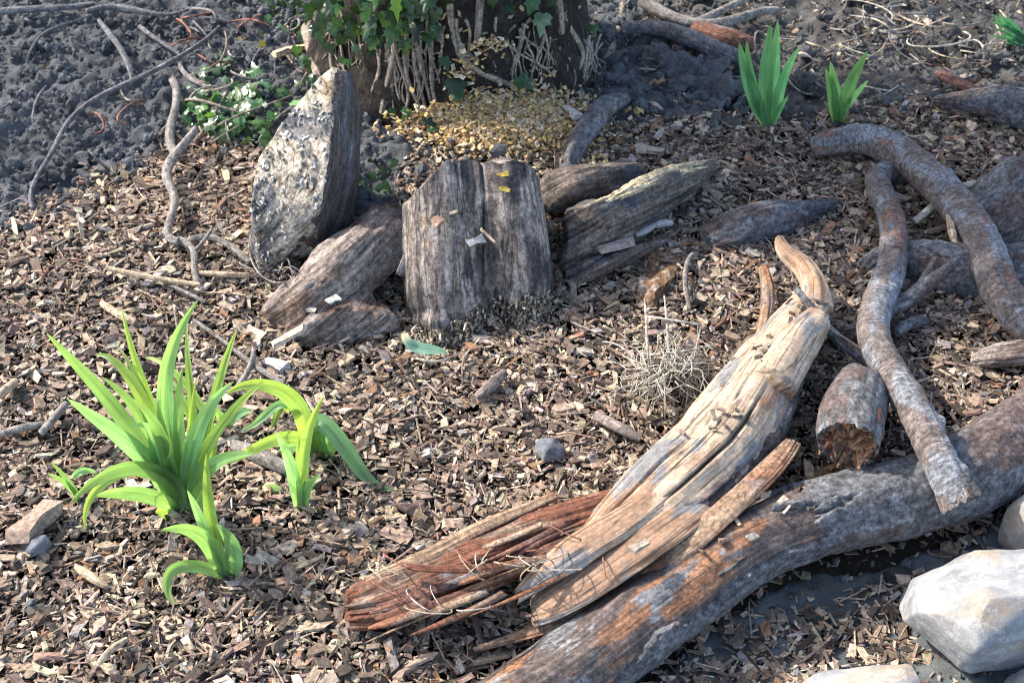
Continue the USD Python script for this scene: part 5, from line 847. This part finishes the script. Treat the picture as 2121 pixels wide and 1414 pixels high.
for pts, w, dy in [([(1735, 264), (1725, 200), (1716, 160), (1709, 142)], 24, .0), ([(1737, 264), (1730, 190), (1724, 150), (1720, 128)], 24, .01), ([(1740, 264), (1752, 200), (1775, 145), (1797, 106)], 27, .01), ([(1740, 262), (1760, 210), (1782, 185), (1798, 166)], 16, .0), ([(1738, 266), (1738, 240), (1742, 215)], 26, -.01)]:
    blade(pts, w, yb, dy, i2, 'iris', rng, fold=0.12, tint=(1.5, 1.2, 0.8), basew=0.45, power=1)
gt = thing('green_tuft', 'narrow dark green grassy tuft at the top right edge', 'plant')
for k in range(26):
    x1, y1 = rng.uniform(2045, 2090), rng.uniform(20, 95)
    blade([(2135, rng.uniform(95, 120)), (2105 + rng.normal(0, 5), (y1 + 95) / 2), (x1, y1)], rng.uniform(5, 8), Y0(2135, 110), rng.uniform(-.02, .05), gt, 'iris', rng, tint=(0.7, 0.9, 0.9), nu=14)

# ---------------------------------------------------------------- debris lying on the logs, fibres, root tangle
def on_log(P, R, t, a, lift=0.0, sn=1.0):
    "a point on the upper side of a tube: t along it, a sideways from its crown"
    q = np.linspace(0, 1, len(P)); c = np.array([np.interp(t, q, P[:, k]) for k in range(3)]); r = np.interp(t, q, R)
    T = np.array([np.interp(min(t + .02, 1), q, P[:, k]) - np.interp(max(t - .02, 0), q, P[:, k]) for k in range(3)]); T /= np.linalg.norm(T)
    S = np.cross(T, [0, 0, 1.0]); S /= np.linalg.norm(S)
    return c + r * sn * (math.sin(a) * S + math.cos(a) * np.array([0, 0, 1.0])) + np.array([0, 0, lift])
def on_stump(px, py):
    d = ray(px, py); d = d / np.linalg.norm(d); p = CAM + d * np.arange(1.8, 2.7, 0.001)[:, None]
    ax = (SB - SA) / np.linalg.norm(SB - SA); q = p - SA; r = np.linalg.norm(q - np.outer(q @ ax, ax), axis=1)
    return p[np.argmax(r < np.interp(q @ ax, [0, .15, .33], [.140, .136, .126]) + 0.001)]
P = np.array([on_stump(x, y) + np.array([0, -.006, .006]) for x, y in ((882, 462), (868, 492), (850, 530))] + [g(828, 568, .075)]); R = np.array([.007, .011, .010, .007])
put('bark_strip', tube(P, R, 50, 20, disp=woody(0.002, 0.002, 10, 10, 4), sn=0.5, endrag=0.01, seed=2), 'grey_twig', label='grey curled bark strip leaning between slanting log and thick short log', cat='bark')
rng = np.random.default_rng(202)
for (LP, LR, n, t0, t1, sn, what) in [(LOGP, LOGR, 30, .05, .75, .85, 'the pale peeled log'), (DP, DR, 44, .35, .75, 1.0, 'the long dark log')]:
    for k in range(n):
        p = on_log(LP, LR, t0 + (t1 - t0) * (rng.choice([.12, .38, .45, .8]) + rng.normal(0, .07)), rng.normal(0.0, 0.4), 0.002, sn); c = chip_colour(1, rng)[0]; l = rng.uniform(.007, .017); w = l * rng.uniform(.25, .7)
        tone, form = look_words(c, l, w); chip_at(p, l, w, rng.uniform(.002, .005), rng.uniform(0, 6.28), c, f'{tone} {form} wood chip resting on {what}', rng.normal(0, .3), rng.normal(0, .3), 'wood_chip', 'wood chip', f'wood chips resting on {what}', 300 + k)
for k, (x, y, dz, l, w, t, yaw, col, lab) in enumerate([(985, 498, .225, .026, .014, .009, 0.3, (0.35, 0.35, 0.35), 'whitish weathered wood flake on top of the thick short log'), (1092, 410, .21, .03, .012, .006, 1.9, (0.43, 0.42, 0.39), 'white curled bark flake on the right side of the thick short log'), (1010, 488, .225, .03, .006, .004, 2.4, (0.45, 0.34, 0.23), 'tan splinter on top of the thick short log'),
        (920, 445, .225, .05, .006, .005, 0.25, (0.42, 0.33, 0.25), 'thin brown splinter lying across the top of the thick short log'), (1098, 472, .2, .016, .013, .011, 0.8, (0.36, 0.26, 0.18), 'tan lump on the right side of the thick short log'), (885, 408, .21, .012, .010, .006, 0.5, (0.5, 0.4, 0.32), 'pale square chip on the left side of the thick short log'),
        (1042, 362, .235, .016, .008, .004, 0.2, (0.78, 0.52, 0.10), 'upper bright yellow flake on the thick short log'), (1045, 392, .235, .018, .007, .004, 2.9, (0.78, 0.55, 0.12), 'lower bright yellow flake on the thick short log'), (1030, 372, .235, .026, .010, .006, 2.8, (0.13, 0.10, 0.09), 'dark curled chip beside the yellow flakes on the thick short log'), (905, 458, .22, .02, .017, .005, 1, (0.26, 0.17, 0.12), 'brown bark flake where bark strip meets the thick short log'),
        (640, 640, .06, .028, .010, .004, 2.7, (0.43, 0.39, 0.33), 'pale torn flake on the lower part of the slanting old log'), (690, 620, .075, .02, .016, .003, 0.6, (0.36, 0.38, 0.36), 'pale lichen patch on the lower part of the slanting old log'), (570, 755, .02, .045, .022, .012, 2.6, (0.43, 0.42, 0.40), 'large bleached white chip below the slanting old log'), (600, 695, .07, .055, .012, .009, 0.5, (0.50, 0.41, 0.32), 'long pale strip leaning on the front of the slanting old log'),
        (1185, 232, .05, .04, .018, .010, 2.2, (0.42, 0.39, 0.35), 'pale oblong chip in the yellow flakes beside the dark curved root'), (1345, 310, .03, .055, .022, .012, 2.7, (0.36, 0.29, 0.25), 'large brown chip behind the dark split log'), (1280, 508, .062, .06, .014, .008, .35, (0.30, 0.25, 0.23), 'flat grey brown bark flake on the lower side of the dark split log'), (1325, 1130, .135, .028, .012, .006, .5, (0.36, 0.29, 0.23), 'torn pale flake lying on the lower end of the pale peeled log'),
        (600, 105, .03, .07, .014, .01, .5, (0.62, 0.45, 0.28), 'bright tan split of wood among the ivy left of the tree'), (75, 1075, .03, .07, .03, .02, 1.1, (0.30, 0.22, 0.17), 'large brown bark chunk above the blue grey stone'), (1600, 800, .02, .001, .001, .001, 0, (0.3, 0.3, 0.3), '')]):
    on = 'thick short log' in lab and 'bark strip' not in lab
    if lab: chip_at(on_stump(x, y) if on else g(x, y, dz), l, w, t, yaw, col, lab, rng.normal(0, .1), rng.normal(0, .12), 'wood_flake', 'wood flake', None, 700 + k, 0.85 if on else 0.0)
for k in range(26):                                                    # loose fibres of the torn end
    x, y = rng.uniform(780, 1300), 0; y = 1265 - (x - 740) / 600 * 190 + rng.normal(-10, 40); a_ = rng.normal(2.7, .6); l = rng.uniform(30, 110); c = rng.normal(0, .8)
    P2, R2 = tp([(x + l * q * math.cos(a_ + c * q), y + .6 * l * q * math.sin(a_ + c * q), .09 + .03 * math.sin(3 * q), rng.uniform(.9, 1.8)) for q in (0, .35, .7, 1)])
    put('fibre', tube(P2, R2, 16, 5, seed=k % 9), rng.choice(['straw', 'tan_twig', 'red_vine']), log)
tangle = thing('root_tangle', 'tangle of fine dead roots hanging below the pale upright slab', 'dead roots')
for k in range(26):
    x, y = rng.uniform(515, 625), 0; y = 548 + (x - 515) * .18 + rng.normal(0, 12); pts = [(x, y, .02, 2.0)]
    for q in range(4): pts.append((pts[-1][0] + rng.normal(8, 14), pts[-1][1] + rng.normal(2, 9), max(.012, .03 + rng.normal(0, .02)), 1.9 - q * .3))
    P2, R2 = tp(pts); put('root', tube(P2, R2, 22, 5, seed=k % 9), rng.choice(['grey_twig', 'ivy_stem', 'soil_twig']), tangle)
P2, R2 = tp([(520, 490, .09, 1.8), (522, 540, .05, 2), (555, 580, .03, 2), (610, 575, .03, 2)]); put('root', tube(P2, R2, 30, 6), 'straw', tangle)
